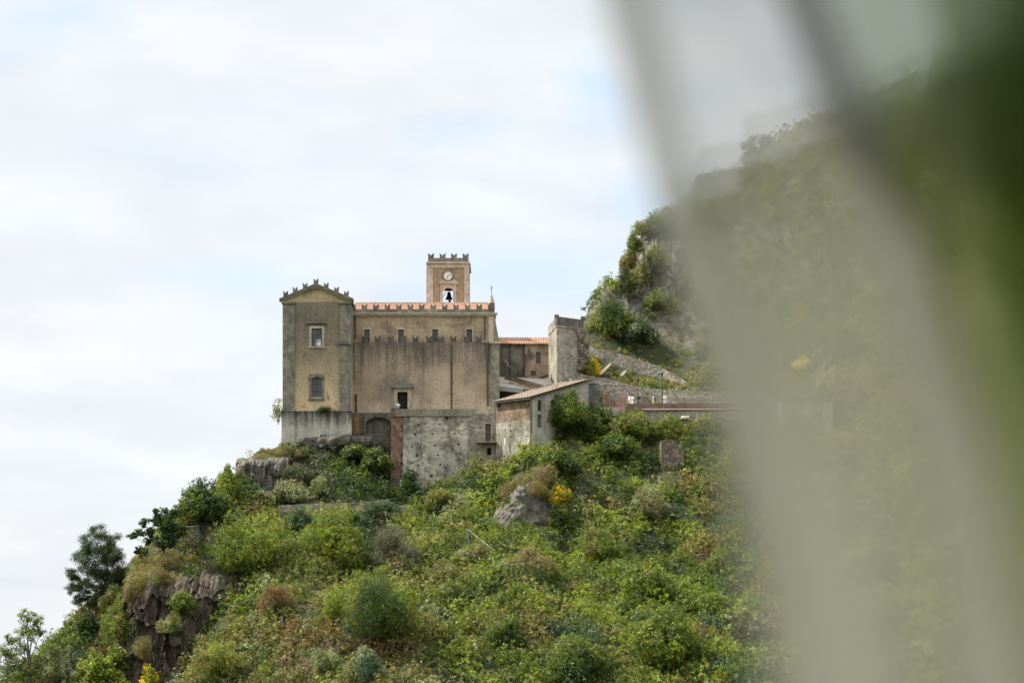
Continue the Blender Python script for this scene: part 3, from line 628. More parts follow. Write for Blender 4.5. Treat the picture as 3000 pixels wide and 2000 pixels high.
# balcony house
Yh = 258.7; hx = lambda px: X(px, Yh); hz = lambda py: Z(py, Yh)
h1 = thing('balcony_house', 'narrow derelict plastered house with an iron balcony beside the terrace wall', 'house', at(1415, 1430, Yh))
bd = (hx(1421.6), hx(1438), hz(1292), hz(1241)); lw = (hx(1427), hx(1439), hz(1333), hz(1311)); hs = []
for zx, zy, s_ in ((1170, 378, 7), (1075, 592, 7), (1205, 775, 9), (1298, 768, 8), (1175, 690, 8), (1330, 365, 6)):
    px, py = z2(zx, zy); hs.append((hx(px-s_/3.4), hx(px+s_/3.4), hz(py+s_/3.4), hz(py-s_/3.4)))
MB().wall(hx(1374.2), hx(1470), hz(1480), hz(1212), Yh, 3.6, [bd, lw]+hs, .4).build('wall', M['house_plaster'], h1)
dd = MB().box(bd[0], bd[1], Yh+.25, Yh+.3, bd[2], bd[3]).build('balcony_door', M['frame'], h1)
MB().box(bd[0]-.14, bd[0], Yh-.05, Yh-.003, bd[2], bd[3]+.14).box(bd[1], bd[1]+.14, Yh-.05, Yh-.003, bd[2], bd[3]+.14).box(bd[0], bd[1], Yh-.05, Yh-.003, bd[3], bd[3]+.14).build('doorframe', M['stone_pale'], dd)
w = MB().box(lw[0], lw[1], Yh+.3, Yh+.34, lw[2], lw[3]).build('window', M['dark'], h1)
MB().box(lw[0]-.5, lw[1]+.25, Yh-.02, Yh-.003, lw[2]-.05, lw[2]-.003).build('sill', M['stone_pale'], w)
bc = MB().box(hx(1397), hx(1455), Yh-.95, Yh-.003, hz(1298.5), hz(1294.5)).build('balcony', M['stone_grey'], h1)
rl = MB(); x0, x1 = hx(1398), hx(1454); zr0, zr1 = hz(1294), hz(1272)
for k in range(15): xx = x0+(x1-x0)*k/14; rl.tube([(xx, Yh-.9, zr0), (xx, Yh-.9, zr1)], .018, 5)
rl.tube([(x0, Yh-.03, zr1), (x0, Yh-.9, zr1), (x1, Yh-.9, zr1), (x1, Yh-.03, zr1)], .028, 5)
rl.build('railing', M['iron'], bc)
for px in (1408, 1444): MB().prism([(hx(px)-.08, hz(1298.6)), (hx(px)+.08, hz(1298.6)), (hx(px)+.08, hz(1304)), (hx(px)-.08, hz(1304))], Yh-.6, Yh-.003).build('bracket', M['stone_grey'], bc)
MB().tube([(hx(1480), Yh-4.4, hz(1302)), (hx(1480), Yh-4.4, hz(1340))], .04, 6)
# mono-pitch brick house (rotated)
Ap = Vector((X(1454, 258.3), 258.3, 0)); Bp = Vector((X(1553, 254.8), 254.8, 0)); u = (Bp-Ap).normalized(); nrm = Vector((-u.y, u.x, 0)); LAB = (Bp-Ap).length
def onseg(P0, d, px, py):
    k = (px-1500)/F; s_ = (k*P0.y-P0.x)/(d.x-k*d.y); yy_ = P0.y+d.y*s_; return s_, Z(py, yy_)
def seg_ops(P0, d, lst):
    o = []
    for p0, p1, q0, q1 in lst:
        a, z1_ = onseg(P0, d, p0, q0); b, z0_ = onseg(P0, d, p1, q1); o.append((a, b, z0_, z1_))
    return o
h2 = thing('brick_house', 'old house of brown brick over grey render under a lean-to tiled roof', 'house', at(1550, 1330, 258.5))
ang = math.atan2(u.y, u.x); ztop = 39.02; DEP = 12.5; PIT = math.tan(math.radians(17))
o_l = seg_ops(Ap, u, [(1459, 1466, 1182, 1193), (1529, 1547, 1304, 1336)])
zm = onseg(Ap, u, 1500, 1234)[1]
MB().wall(0, LAB, zm, ztop, 0, .5, [o_l[0]], .4).xf(Ap, ang).build('brick_wall', M['brick_brown'], h2)
hs = []
for zx, zy, s_ in ((1462, 358, 6), (1468, 410, 6), (1462, 467, 6), (1632, 412, 6), (1625, 468, 6), (1412, 400, 9), (1405, 660, 8)):
    px, py = z2(zx, zy); s0, zz = onseg(Ap, u, px, py); hs.append((s0-.11, s0+.11, zz-.12, zz+.12))
MB().wall(-.02, LAB+.004, 24, zm-.002, -.03, .5, [o_l[1]]+hs, .4).xf(Ap, ang).build('wall', M['house_plaster'], h2)
a, b, c, d = o_l[1]
dw = MB().box(a, b, .2, .25, c, d).xf(Ap, ang).build('door', M['dark'], h2)
MB().box(a-.6, b+.25, -.2, -.034, d+.02, d+.22).xf(Ap, ang).build('lintel', M['stone_pale'], dw)
# pale side wall from B along nrm
angn = math.atan2(nrm.y, nrm.x)
o_r = seg_ops(Bp, nrm, [(1576, 1585, 1172, 1204), (1575, 1585, 1214, 1253), (1567, 1578, 1301, 1318)])
MB().wall(0, DEP, 24, ztop, 0, .5, o_r, .4).xf(Bp, angn).build('side_wall', M['white_plaster'], h2)
sw = MB(); sw.prism([(0, ztop+.002), (DEP, ztop+.002), (DEP, ztop+DEP*PIT)], 0.0, .5); sw.xf(Bp, angn).build('side_gable', M['white_plaster'], h2)
for i, q in enumerate(o_r[:2]):
    wn = MB().box(q[0], q[1], .12, .16, q[2], q[3]).xf(Bp, angn).build('window', M['dark'] if i == 0 else M['frame'], h2)
    MB().box(q[0]-.1, q[0], -.05, -.003, q[2], q[3]+.1).box(q[1], q[1]+.1, -.05, -.003, q[2], q[3]+.1).box(q[0], q[1], -.05, -.003, q[3], q[3]+.1).xf(Bp, angn).build('window_surround', M['stone_grey'], wn)
q = o_r[2]; MB().box(q[0], q[1], .2, .24, q[2], q[3]).xf(Bp, angn).build('cellar_door', M['dark'], h2)
e0 = Ap-u*.3-nrm*.45; e1 = Bp+u*.35-nrm*.45; f0 = Ap-u*.3+nrm*DEP; f1 = Bp+u*.35+nrm*DEP
zE, zF = ztop+.08-.45*PIT, ztop+.08+DEP*PIT
tile_roof('roof', (e0.x, e0.y, zE+.14), (e1.x, e1.y, zE+.14), (f0.x, f0.y, zF+.14), (f1.x, f1.y, zF+.14), M['roof_old'], h2, .34, .06, 18)
MB().slab([(e0.x, e0.y, zE), (e1.x, e1.y, zE), (f1.x, f1.y, zF), (f0.x, f0.y, zF)], .1).build('roof_deck', M['frame'], h2)
single('drain_pipe', MB().tube([at(1480, 1302, 256.9), at(1480, 1283, 256.9)], .09, 8), M['white'], 'short white plastic drainpipe on the wall left of the brick house doorway', 'pipe', at(1480, 1302, 259.0))
# grey outbuilding
Yo = 266.5; ox = lambda px: X(px, Yo); oz = lambda py: Z(py, Yo)
ob = thing('outbuilding', 'grey cement rendered outbuilding behind the leafy tree by the path', 'house', at(1720, 1200, Yo))
MB().prism([(ox(1683), oz(1240)), (ox(1760), oz(1240)), (ox(1756), oz(1133)), (ox(1746), oz(1125)), (ox(1700), oz(1124)), (ox(1683), oz(1124))], Yo, Yo+3.5).build('wall', M['grey_render'], ob)
MB().prism([(ox(1690), oz(1124)), (ox(1748), oz(1124)), (ox(1748), oz(1121.5)), (ox(1690), oz(1121))], Yo-.15, Yo+3.7).build('roof', M['roof_old'], ob)
# long building with tiled roof
Yn = 277.0; lx = lambda px: X(px, Yn); lz = lambda py: Z(py, Yn)
lb = thing('tiled_house', 'long low house with peeling damp walls and orange tiled roof behind the church pier', 'house', at(1540, 1110, Yn+2))
MB().wall(lx(1452), lx(1536), lz(1190), lz(1005), Yn, 6, [], .3).build('wall', M['dark_render'], lb)['label'] = 'dark damp stained wall'
wo = (lx(1570), lx(1584), lz(1065), lz(1031))
MB().wall(lx(1536.1), lx(1650), lz(1190), lz(1005), Yn-.1, 6, [wo], .4).build('wall', M['peach'], lb)['label'] = 'peeling peach coloured wall'
window(lb, *wo, Yn-.1, .12, None)
MB().box(lx(1555), lx(1570), Yn-.2, Yn-.103, lz(1098), lz(1086)).build('wall_cabinet', M['frame'], lb)
tile_roof('roof', (lx(1446), Yn-.5, lz(1009)), (lx(1655), Yn-.5, lz(1009)), (lx(1446), Yn+5, Z(988, Yn+5)), (lx(1655), Yn+5, Z(988, Yn+5)), M['roof'], lb, .34, .06, 12)
for px in (1494, 1536.5): MB().tube([(lx(px), Yn-.22, lz(1007)), (lx(px), Yn-.22, lz(1110))], .06, 6).build('drainpipe', M['pipe'], lb)

# ------------------------------------------------------------------ fort tower
ft = thing('watchtower', 'ruined square stone watchtower with broken parapet at the foot of the cliff', 'tower', at(1660, 1120, 271))
Pc = Vector((X(1631, 268), 268, 0)); Pr = Vector((X(1709, 270.5), 270.5, 0)); Pl = Vector((X(1607.5, 274.5), 274.5, 0))
def poly_block(pts, z0, z1, jag=0):
    m = MB(); n = len(pts)
    m.add([(p.x, p.y, z0) for p in pts]+[(p.x, p.y, z1+(jag*((i*7) % 3-1))) for i, p in enumerate(pts)],
          [tuple(range(n-1, -1, -1)), tuple(range(n, 2*n))]+[(i, (i+1) % n, (i+1) % n+n, i+n) for i in range(n)]); return m
Pb = Pl+(Pr-Pc)
zt0 = Z(957, 268)
poly_block([Pc, Pr, Pb, Pl], Z(1180, 268), zt0).build('wall', M['fort'], ft)
ce = (Pc+Pb)/2; ex = lambda p, k: ce+(p-ce)*k
poly_block([ex(Pc, 1.035), ex(Pr, 1.035), ex(Pb, 1.035), ex(Pl, 1.035)], zt0+.002, zt0+.22).build('cornice', M['fort'], ft)
fr = (Pr-Pc).normalized(); fn_ = Vector((-fr.y, fr.x, 0)); ztp = Z(926.5, 268)
lf = (Pl-Pc).normalized()
def para(p0, p1, t, z0, z1):
    d = (p1-p0).normalized(); nn_ = Vector((-d.y, d.x, 0)); return poly_block([p0, p1, p1+nn_*t, p0+nn_*t], z0, z1)
para(ex(Pc, 1.02), ex(Pr, 1.02), .5, zt0+.22, ztp).build('parapet', M['fort_shade'], ft)
q0, q1 = ex(Pl, 1.02), ex(Pc, 1.02)+lf*.55
para(q0, q1, .5, zt0+.22, ztp-.1).build('parapet', M['fort'], ft)
for pp, hh in ((ex(Pc, 1.0), .25), (ex(Pr, .98), .5)):
    MB().box(pp.x-.3, pp.x+.3, pp.y+.02, pp.y+.5, ztp+.002, ztp+hh).build('merlon', M['fort_shade'], ft)
def rock(name, mat, label, cat, c, r, seed, amp=.35, fr_=.5, rot=0, sub=5, strat=1.0, taper=0, blocky=1.0, group=None):
    bm = bmesh.new(); bmesh.ops.create_icosphere(bm, subdivisions=sub, radius=1); off = Vector((seed*13.1, seed*7.7, seed*3.3))
    for v in bm.verts:
        d = v.co.normalized(); p = Vector((d.x*r[0], d.y*r[1], d.z*r[2]))
        # facet: push towards a boxy shape
        m_ = max(abs(d.x), abs(d.y), abs(d.z)); p = p*(1+.45*(1/m_-1)*.5)
        q = p*fr_+off; vd = noise.voronoi(Vector((q.x*1.5, q.y*1.5, q.z*.8)))[0]
        vp = noise.voronoi(Vector((q.x*1.5, q.y*1.5, q.z*.8)))[1][0]; vp2 = noise.voronoi(p*.75+off)[1][0]
        f = .6*noise.fractal(q, .9, 2.1, 4)+.5*min(vd[1]-vd[0], .5)+.75*(noise.cell(vp*7.3)-.5)*blocky+.30*(noise.cell(vp2*5.1)-.5)*blocky-.2
        rg = 1-abs(noise.noise(Vector((p.x*1.9, p.y*1.9, p.z*.35))+off))*2
        f2 = strat*(.30*rg+.35*noise.noise(Vector((p.x*1.2, p.y*1.2, p.z*.2))+off))
        f3 = .16*noise.ridged_multi_fractal(p*1.7+off, .9, 2.2, 4, 1.0, 2.0)-.12
        if taper: p.x *= 1-taper*(p.z/r[2]); p.y *= 1-taper*.6*(p.z/r[2])
        v.co = p+d*((f+f2)*amp*min(r)+f3*min(.9, .3*min(r)+.15))
    me = bpy.data.meshes.new(name); bm.to_mesh(me); bm.free(); me.materials.append(mat)
    for p in me.polygons: p.use_smooth = True
    o = link(name, me, c); o.rotation_euler = (0, 0, rot)
    o['label'] = label; o['category'] = cat
    if group: o['group'] = group
    return o
rk = rock('broken_masonry', M['rubble_brown'], 'x', 'x', at(1697, 1030, 270.9), (1.35, 1.4, 3.2), 4, .4, .7)
rk.parent = ft; rk.location = Vector(rk.location)-Vector(ft.location); del rk['label']; del rk['category']

# ------------------------------------------------------------------ rubble walls, road, ramp
def polywall(top, drop, t=.6):
    m = MB(); n = len(top); P = [at(*q) for q in top]
    sub = []
    for i in range(n-1):
        for k in range(6): sub.append(P[i].lerp(P[i+1], k/6)+Vector((0, 0, .07*noise.noise(Vector((i*3.1+k*.9, 2, 5))))))
    sub.append(P[-1]); N = len(sub)
    vs = []
    for p in sub: vs += [p, p+Vector((0, t, 0)), p+Vector((0, t, -drop)), p+Vector((0, 0, -drop))]
    fs = [(0, 1, 2, 3), (4*N-1, 4*N-2, 4*N-3, 4*N-4)]
    for i in range(N-1):
        a = 4*i; b = a+4; fs += [(a, b, b+1, a+1), (a+1, b+1, b+2, a+2), (a+2, b+2, b+3, a+3), (a+3, b+3, b, a)]
    return m.add(vs, fs)
single('stone_wall', polywall([(1722, 1014, 279), (1752, 1020, 278.6), (1835, 1041, 278), (1940, 1076, 277), (2035, 1131, 275), (2120, 1150, 274)], 4.2), M['rubble'], 'upper dry stone retaining wall stepping down the grassy bank below the cliff', 'wall', at(1850, 1100, 278))
lw_ = single('stone_wall', polywall([(1640, 1086, 270), (1714, 1097, 270), (1796, 1112, 269.6), (1873, 1133, 269.2), (1953, 1141, 268.8), (2063, 1146, 268.4), (2250, 1150, 268)], 3.6), M['rubble'], 'lower rubble retaining wall running behind the walkers on the road', 'wall', at(1850, 1180, 269))
rw = thing('road_parapet', 'low red brick parapet along the road in front of the walkers', 'wall', at(1900, 1200, 264))
MB().add(*(lambda m: (m.v, m.f))(polywall([(1832, 1182, 264), (2047, 1181, 264), (2400, 1178, 264)], 1.0, .35))).build('parapet', M['brick_parapet'], rw)
MB().add(*(lambda m: (m.v, m.f))(polywall([(1768, 1165, 264.8), (1800, 1170, 264.6), (1831.5, 1172, 264.1)], 1.4, .35))).build('stepped_parapet', M['brick_parapet'], rw)
single('retaining_wall', polywall([(1770, 1200, 264.1), (1831.5, 1202.5, 264.1), (2047, 1202, 264.1), (2400, 1200, 264.1)], 4.5, .5), M['rubble'], 'stone retaining wall below the red brick road parapet', 'wall', at(1950, 1260, 264))
single('pipe', MB().tube([at(1880, 1198.6, 263.75), at(2060, 1198, 263.75), at(2300, 1196, 263.75)], .05, 6), M['rail_pale'], 'long pale pipe running along the foot of the red brick parapet', 'pipe', at(1990, 1198, 263.75))
structure(MB().slab([(X(1750, 264.4), 264.36, 39.33), (X(2420, 264.4), 264.36, 39.33), (X(2420, 269), 268.9, 39.4), (X(1750, 269), 268.9, 39.5)], 1.2).build('road', M['road']))
structure(MB().slab([at(1462, 1131, 268), at(1650, 1150, 267), at(1650, 1112, 273), at(1462, 1103, 276.5)], .6).build('path', M['path']))
single('ramp_wall', polywall([(1478, 1096, 271), (1491, 1100, 270.5), (1604, 1131, 266.8), (1608, 1124, 266.6)], .62, .35), M['brick_brown'], 'brown brick ramp wall sloping down from the church pier to the stone watchtower', 'wall', at(1545, 1120, 269))
single('ramp_wall', polywall([(1491, 1117, 269.6), (1585, 1140, 266.2), (1620, 1146, 265.6)], .45, .35), M['stone_pale'], 'lower pale stone ramp kerb sloping below the brown brick ramp wall', 'wall', at(1545, 1140, 268))
single('ramp_retaining_wall', polywall([(1478, 1126, 269.3), (1585, 1150, 266), (1640, 1158, 265.4)], 3, .3), M['rubble_brown'], 'shaded rubble wall under the pale ramp kerb behind the lean-to roof', 'wall', at(1545, 1165, 267))
for p0, p1, lab in (((1757, 1097, 271.9), (1787, 1067, 277.4), 'longer slanting stone prop on the grassy strip against the upper stone wall'), ((1817, 1102, 271.8), (1833, 1086, 276.6), 'shorter slanting stone prop on the grassy strip against the upper stone wall')):
    a, b = at(*p0), at(*p1); m = MB(); m.tube([a, b], [.26, .2], 4); single('buttress', m, M['stone_pale'], lab, 'buttress', a, 'slanting stone props')
pot = thing('plant_pot', 'terracotta urn on the end of the stepped red brick parapet', 'pot', at(1775, 1166, 264.95))
MB().lathe([(.17, 0), (.2, .05), (.24, .25), (.31, .45), (.36, .47), (.36, .56), (.30, .56), (.26, .45)], pot.location, 18).build('urn', M['terracotta'], pot, True)
single('boulder', MB(), M['boulder'], 'x', 'x', (0, 0, 0)) if False else rock('boulder', M['stone_pale'], 'pale whitish boulder under the stone retaining wall near the curtain', 'rock', at(2008, 1224, 262), (.62, .4, .30), 3, .35, 1.1, .4, 4)
# lamps
def lamp(px, p0, p1, Y, label):
    b = at(px, p1, Y); t_ = at(px, p0, Y); th = thing('street_lamp', label, 'lamp', b, 'street lamps along the road')
    h_ = t_.z-b.z
    MB().tube([b, b+Vector((0, 0, h_*.9))], [.06, .035], 8).lathe([(.13, -.02), (.13, .2), (.06, .3)], b, 10).build('pole', M['iron'], th)
    MB().lathe([(.03, 0), (.09, .04), (.14, .32), (.17, .34), (.03, .5), (.015, .62)], b+Vector((0, 0, h_*.9-.02)), 8).build('lantern', M['iron'], th)
lamp(1698, 1083, 1140, 266.0, 'short dark street lamp by the watchtower foot above the lean-to roof')
lamp(1869, 1110, 1192, 265.2, 'dark street lamp rising among the group of walkers on the road')
lamp(1940, 1090, 1192, 265.0, 'tallest dark street lamp beside the walker in white near the curtain')

# ------------------------------------------------------------------ people
def skin_obj(name, verts, edges, radii, root, mat, sub=2):
    me = bpy.data.meshes.new(name); me.from_pydata(verts, edges, []); o = bpy.data.objects.new(name, me); C.objects.link(o)
    md = o.modifiers.new('s', 'SKIN'); md.use_smooth_shade = True
    for i, r in enumerate(radii):
        sv = me.skin_vertices[0].data[i]; sv.radius = (r, r) if not hasattr(r, '__len__') else r; sv.use_root = (i == root)
    o.modifiers.new('d', 'SUBSURF').levels = sub
    dg = bpy.context.evaluated_depsgraph_get(); m2 = bpy.data.meshes.new_from_object(o.evaluated_get(dg)); m2.name = name
    bpy.data.objects.remove(o); m2.materials.clear(); m2.materials.append(mat); return m2
def body(pose):
    v = []; e = []; r = []
    def A(p, rad, par=None):
        v.append(p); r.append(rad)
        if par is not None: e.append((par, len(v)-1))
        return len(v)-1
    pel = A((0, 0, .96), (.155, .12)); wa = A((0, .0, 1.12), (.14, .105), pel); ch = A((0, 0, 1.32), (.165, .12), wa); nk0 = A((0, .01, 1.46), (.075, .07), ch)
    nk = A((0, .01, 1.52), .055, nk0); hd = A((0, -.01, 1.62), (.078, .095), nk); A((0, -.005, 1.72), (.07, .085), hd)
    J = {}
    for s, k in ((-1, 'L'), (1, 'R')):
        hp = A((s*.10, 0, .90), .095, pel); kn = A((s*.11, -.02+pose['leg'][k]*.5, .50), .062, hp); an = A((s*.11, pose['leg'][k], .09), .042, kn); A((s*.12, pose['leg'][k]-.13, .04), (.04, .035), an)
        sh = A((s*.20, 0, 1.40), .062, ch); el = pose['el'][k]; wr = pose['wr'][k]
        e1 = A((s*el[0], el[1], el[2]), .043, sh); w1 = A((s*wr[0], wr[1], wr[2]), .030, e1)
        d = Vector((s*wr[0], wr[1], wr[2]))-Vector((s*el[0], el[1], el[2])); d.normalize(); sd = Vector((0, -1, 0)) if abs(d.y) < .7 else Vector((0, 0, 1)); pc = Vector(v[w1])+d*.07
        pm_ = A(tuple(pc), (.036, .02), w1)
        for q, (o_, L) in enumerate(((-.027, .075), (-.009, .085), (.009, .08), (.027, .065))):
            k1 = A(tuple(pc+sd*o_+d*.04), .009, pm_); k2 = A(tuple(pc+sd*o_+d*(.04+L*.5)+Vector((-s*.008, 0, 0))), .0085, k1); A(tuple(pc+sd*o_+d*(.035+L)+Vector((-s*.025, 0, 0))), .008, k2)
        tb = A(tuple(pc-d*.02-sd*.04), .011, pm_); A(tuple(pc+d*.03-sd*.06), .009, tb)
        J[k] = (el, wr)
    return v, e, r
POSES = [dict(leg={'L': -.08, 'R': .10}, el={'L': (.27, .03, 1.14), 'R': (.27, .04, 1.14)}, wr={'L': (.27, -.10, .92), 'R': (.29, .03, .89)}),
         dict(leg={'L': .02, 'R': -.03}, el={'L': (.28, .04, 1.14), 'R': (.27, .02, 1.16)}, wr={'L': (.14, -.22, 1.16), 'R': (.12, -.24, 1.22)})]
SK = flat('skin', (.42, .25, .17), .6, .06)
cloth = lambda n, c: flat(n+'_cloth', c, .85, .1)
CL = {'white': cloth('white', (.72, .72, .72)), 'lilac': cloth('pale', (.60, .55, .60)), 'red': cloth('reddish', (.28, .10, .075)), 'dark': cloth('dark', (.04, .045, .05)), 'cyan': cloth('pale_blue', (.35, .55, .60)), 'navy': cloth('navy', (.04, .07, .16)), 'beige': cloth('beige', (.5, .43, .33)), 'grey': cloth('grey', (.17, .18, .18))}
HAIR = {'dark': flat('dark_hair', (.02, .014, .01), .6, .1), 'fair': flat('fair_hair', (.30, .2, .1), .6, .1)}
BM = {}
def person(p, label, pose, shirt, trousers, hair, rot, scale=1.0, bag=None):
    if pose not in BM:
        v, e, r = body(POSES[pose]); P_ = POSES[pose]
        bm_ = skin_obj('body', v, e, r, 0, SK)
        sv = [(0, 0, .93), (0, 0, 1.12), (0, 0, 1.32), (0, .005, 1.43)]; se = [(0, 1), (1, 2), (2, 3)]; sr = [(.175, .145), (.155, .125), (.185, .14), (.105, .095)]
        for s, k in ((-1, 'L'), (1, 'R')):
            i0 = len(sv); el = P_['el'][k]; sv += [(s*.205, 0, 1.39), (s*(el[0]*.9+.02), el[1]*.8, 1.2)]; sr += [.080, .066]; se += [(2, i0), (i0, i0+1)]
        sh_ = skin_obj('shirt', sv, se, sr, 0, CL['white'])
        tv = [(0, 0, 1.0), (0, 0, .9)]; te = [(0, 1)]; tr_ = [(.165, .13), (.165, .135)]
        for s, k in ((-1, 'L'), (1, 'R')):
            i0 = len(tv); L_ = P_['leg'][k]; tv += [(s*.105, 0, .82), (s*.11, -.02+L_*.5, .5), (s*.11, L_, .13)]; tr_ += [.112, .08, .065]; te += [(1, i0), (i0, i0+1), (i0+1, i0+2)]
        tr2 = skin_obj('trousers', tv, te, tr_, 0, CL['dark'])
        hb = bmesh.new(); bmesh.ops.create_icosphere(hb, subdivisions=3, radius=1)
        for q in list(hb.verts):
            if q.co.z < -.35 or (q.co.y < -.45 and q.co.z < .35): hb.verts.remove(q)
        for q in hb.verts: q.co = Vector((q.co.x*.092, q.co.y*.112+.006, q.co.z*.115+1.685))
        hm_ = bpy.data.meshes.new('hair'); hb.to_mesh(hm_); hb.free(); hm_.materials.append(HAIR['dark'])
        # face: nose, eyes, mouth, ears
        fm = MB(); fm.tube([(0, -.105, 1.665), (0, -.125, 1.635), (0, -.108, 1.628)], [.008, .014, .008], 6)
        for s in (-1, 1): fm.lathe([(.001, -.009), (.010, 0), (.001, .009)], (s*.032, -.094, 1.665), 8); fm.tube([(s*.082, .0, 1.66), (s*.092, .008, 1.65), (s*.082, .0, 1.63)], [.012, .014, .008], 6)
        fm.tube([(-.024, -.096, 1.592), (0, -.101, 1.590), (.024, -.096, 1.592)], .006, 5)
        jb = bmesh.new(); jb.from_mesh(bm_); tmp = bpy.data.meshes.new('t'); tmp.from_pydata([tuple(v) for v in fm.v], [], fm.f); jb.from_mesh(tmp); jb.to_mesh(bm_); jb.free()
        BM[pose] = (bm_, sh_, tr2, hm_, fm)
    bm_, sh_, tr2, hm_, fm = BM[pose]
    th = thing('person', label, 'person', p); th.rotation_euler = (0, 0, rot); th.scale = (scale,)*3
    link('body', bm_, (0, 0, 0), th)
    for nm, me, mt in (('shirt', sh_, shirt), ('trousers', tr2, trousers), ('hair', hm_, hair)):
        c = me.copy(); c.materials[0] = mt; link(nm, c, (0, 0, 0), th)
    
    if bag:
        g_ = MB(); g_.box(-.15, .15, .16, .32, 1.0, 1.42); o = bmesh.new()
        me = bpy.data.meshes.new('backpack'); me.from_pydata([tuple(v) for v in g_.v], [], g_.f); me.materials.append(bag)
        o.from_mesh(me); bmesh.ops.bevel(o, geom=o.edges[:], offset=.05, segments=3, affect='EDGES'); o.to_mesh(me); o.free()
        b_ = link('backpack', me, Vector(p), None); b_.rotation_euler = (0, 0, rot); b_['label'] = 'dark backpack worn by the walker in pale blue on the road'; b_['category'] = 'backpack'
    return th
rp = lambda px, Y=264.95: Vector((X(px, Y), Y, 39.345))
person(rp(1828), 'dark haired person in a reddish top at the corner of the red parapet', 1, CL['red'], CL['grey'], HAIR['dark'], .5)
person(rp(1845), 'walker in a white shirt and white trousers left of the lamp post', 0, CL['white'], CL['white'], HAIR['dark'], -1.0)
person(rp(1853, 265.6), 'walker in a lilac top half hidden behind the white clothed walker', 1, CL['lilac'], CL['white'], HAIR['dark'], 2.4, 1.03)
person(rp(1871, 265.4), 'person in dark grey clothes standing at the lamp post on the road', 1, CL['dark'], CL['grey'], HAIR['fair'], 2.9, 1.06)
person(rp(1914), 'walker in a pale blue shirt wearing a dark backpack on the road', 0, CL['cyan'], CL['beige'], HAIR['dark'], -1.5, .98, CL['dark'])
person(rp(1949), 'person all in white right of the tallest lamp near the curtain', 1, CL['white'], CL['lilac'], HAIR['fair'], .2, 1.05)
rp2 = lambda px, z: Vector((X(px, 268.6), 268.6, z))
person(rp2(1671, Z(1141, 268.6)), 'walker in white by the foot of the watchtower above the lean-to roof', 0, CL['white'], CL['navy'], HAIR['dark'], 1.2)
person(rp2(1692, Z(1143, 268.6)), 'walker in grey beside the short lamp above the lean-to roof', 1, CL['grey'], CL['dark'], HAIR['dark'], 1.0)
person(Vector((X(1166, 263.6), 263.6, 38.11)), 'person in a white shirt standing on the terrace by the dark church doorway', 1, CL['white'], CL['navy'], HAIR['fair'], .3, 1.05)

# ------------------------------------------------------------------ rocks
def rock_face(th, mat, cx_px, Yr, w0, w1, py0, py1, lean, skew=.6, depth=1.0, NU=110, NV=130, so=0, roots=0, jag=1.0):
    cxm = X(cx_px, Yr); zb_, zt_ = Z(py0, Yr), Z(py1, Yr+lean)
    def pt(a, b):
        x = cxm+a*(w0+(w1-w0)*b)+skew*b; z = zb_+(zt_-zb_)*b+jag*(.9*noise.noise(Vector((a*4+so, 3, 1)))+.5*noise.noise(Vector((a*11+so, 5, 1))))*b
        y = Yr+lean*b**1.3+w0*.9*max(0, abs(a)-.45)**2+6*max(0, b-.88)**1.2
        q = Vector((x+so, 0, z)); rib = noise.noise(Vector((q.x*.5, 7, z*.12)))*1.2
        wob = .35*noise.noise(Vector((q.x*.8, 9, z*.8)))
        v1 = noise.voronoi(Vector((q.x*.62+wob, 5, z*.24+wob)))[1][0]; v2 = noise.voronoi(Vector((q.x*1.5+wob, 8, z*.42)))[1][0]
        dfade = 1-.75*max(0, b-.8)/.2
        y += depth*dfade*(rib+1.5*(noise.cell(v1*6.1)-.5)+.75*(noise.cell(v2*9.7)-.5)+.45*noise.fractal(Vector((q.x*1.5, 1, z*.8)), .8, 2.2, 5)-.22*noise.ridged_multi_fractal(Vector((q.x*1.3, 4, z*.6)), .9, 2.1, 4, 1, 2))
        return (x, y, z)
    m = MB(); m.add([pt(-1+2*i/NU, j/NV) for j in range(NV+1) for i in range(NU+1)], [(j*(NU+1)+i, j*(NU+1)+i+1, (j+1)*(NU+1)+i+1, (j+1)*(NU+1)+i) for j in range(NV) for i in range(NU)])
    m.build('rock_face', mat, th)
    if roots:
        rt = MB(); rr2 = random.Random(5)
        for k in range(roots):
            a_ = rr2.uniform(-.8, .7); b0 = rr2.uniform(.5, .97); ln = rr2.uniform(.2, .6); pts_ = []
            for j in range(7):
                p = pt(a_+.02*math.sin(j*1.3+k), max(b0-ln*j/6, 0)); pts_.append((p[0], p[1]-.2, p[2]))
            rt.tube(pts_, [.035, .03, .03, .025, .02, .02, .012], 4)
        rt.build('hanging_roots', M['bark'], th)
cl = thing('cliff_rock', 'dark craggy cliff face hung with dry roots below the yellow grass', 'rock', at(470, 1990, 224))
rock_face(cl, M['cliff'], 478, 221.6, 6.9, 5.6, 2060, 1684, 3.8, .5, .65, 120, 150, 0, 110)
lg = thing('rock_ledge', 'vertical grey rock face below the grassy left end of the church ledge', 'rock', at(740, 1450, 252.5))
rock_face(lg, M['ledge'], 765, 252.4, 3.4, 3.3, 1475, 1338, 1.0, 0, .5, 90, 80, 20, 0, .3)
rock('cliff_rock', M['cliff'], 'narrow dark rock spur beneath the big green bushes right of the cliff', 'rock', at(650, 1740, 232), (2.1, 1.7, 3.1), 2, .35, .5, .4, 5)
rock('boulder', M['boulder'], 'big smooth grey boulder topped with yellow broom', 'rock', at(1545, 1525, 247.5), (4.5, 2.6, 4.4), 7, .30, .22, .5, 6, .2, .38)
rock('rock_ledge', M['ledge'], 'sloping rough bedrock under the plinth of the gabled block', 'rock', at(985, 1297, 261.8), (5.2, 1.3, 1.1), 15, .35, .6, -.1, 5, .3)
pY = 254.5
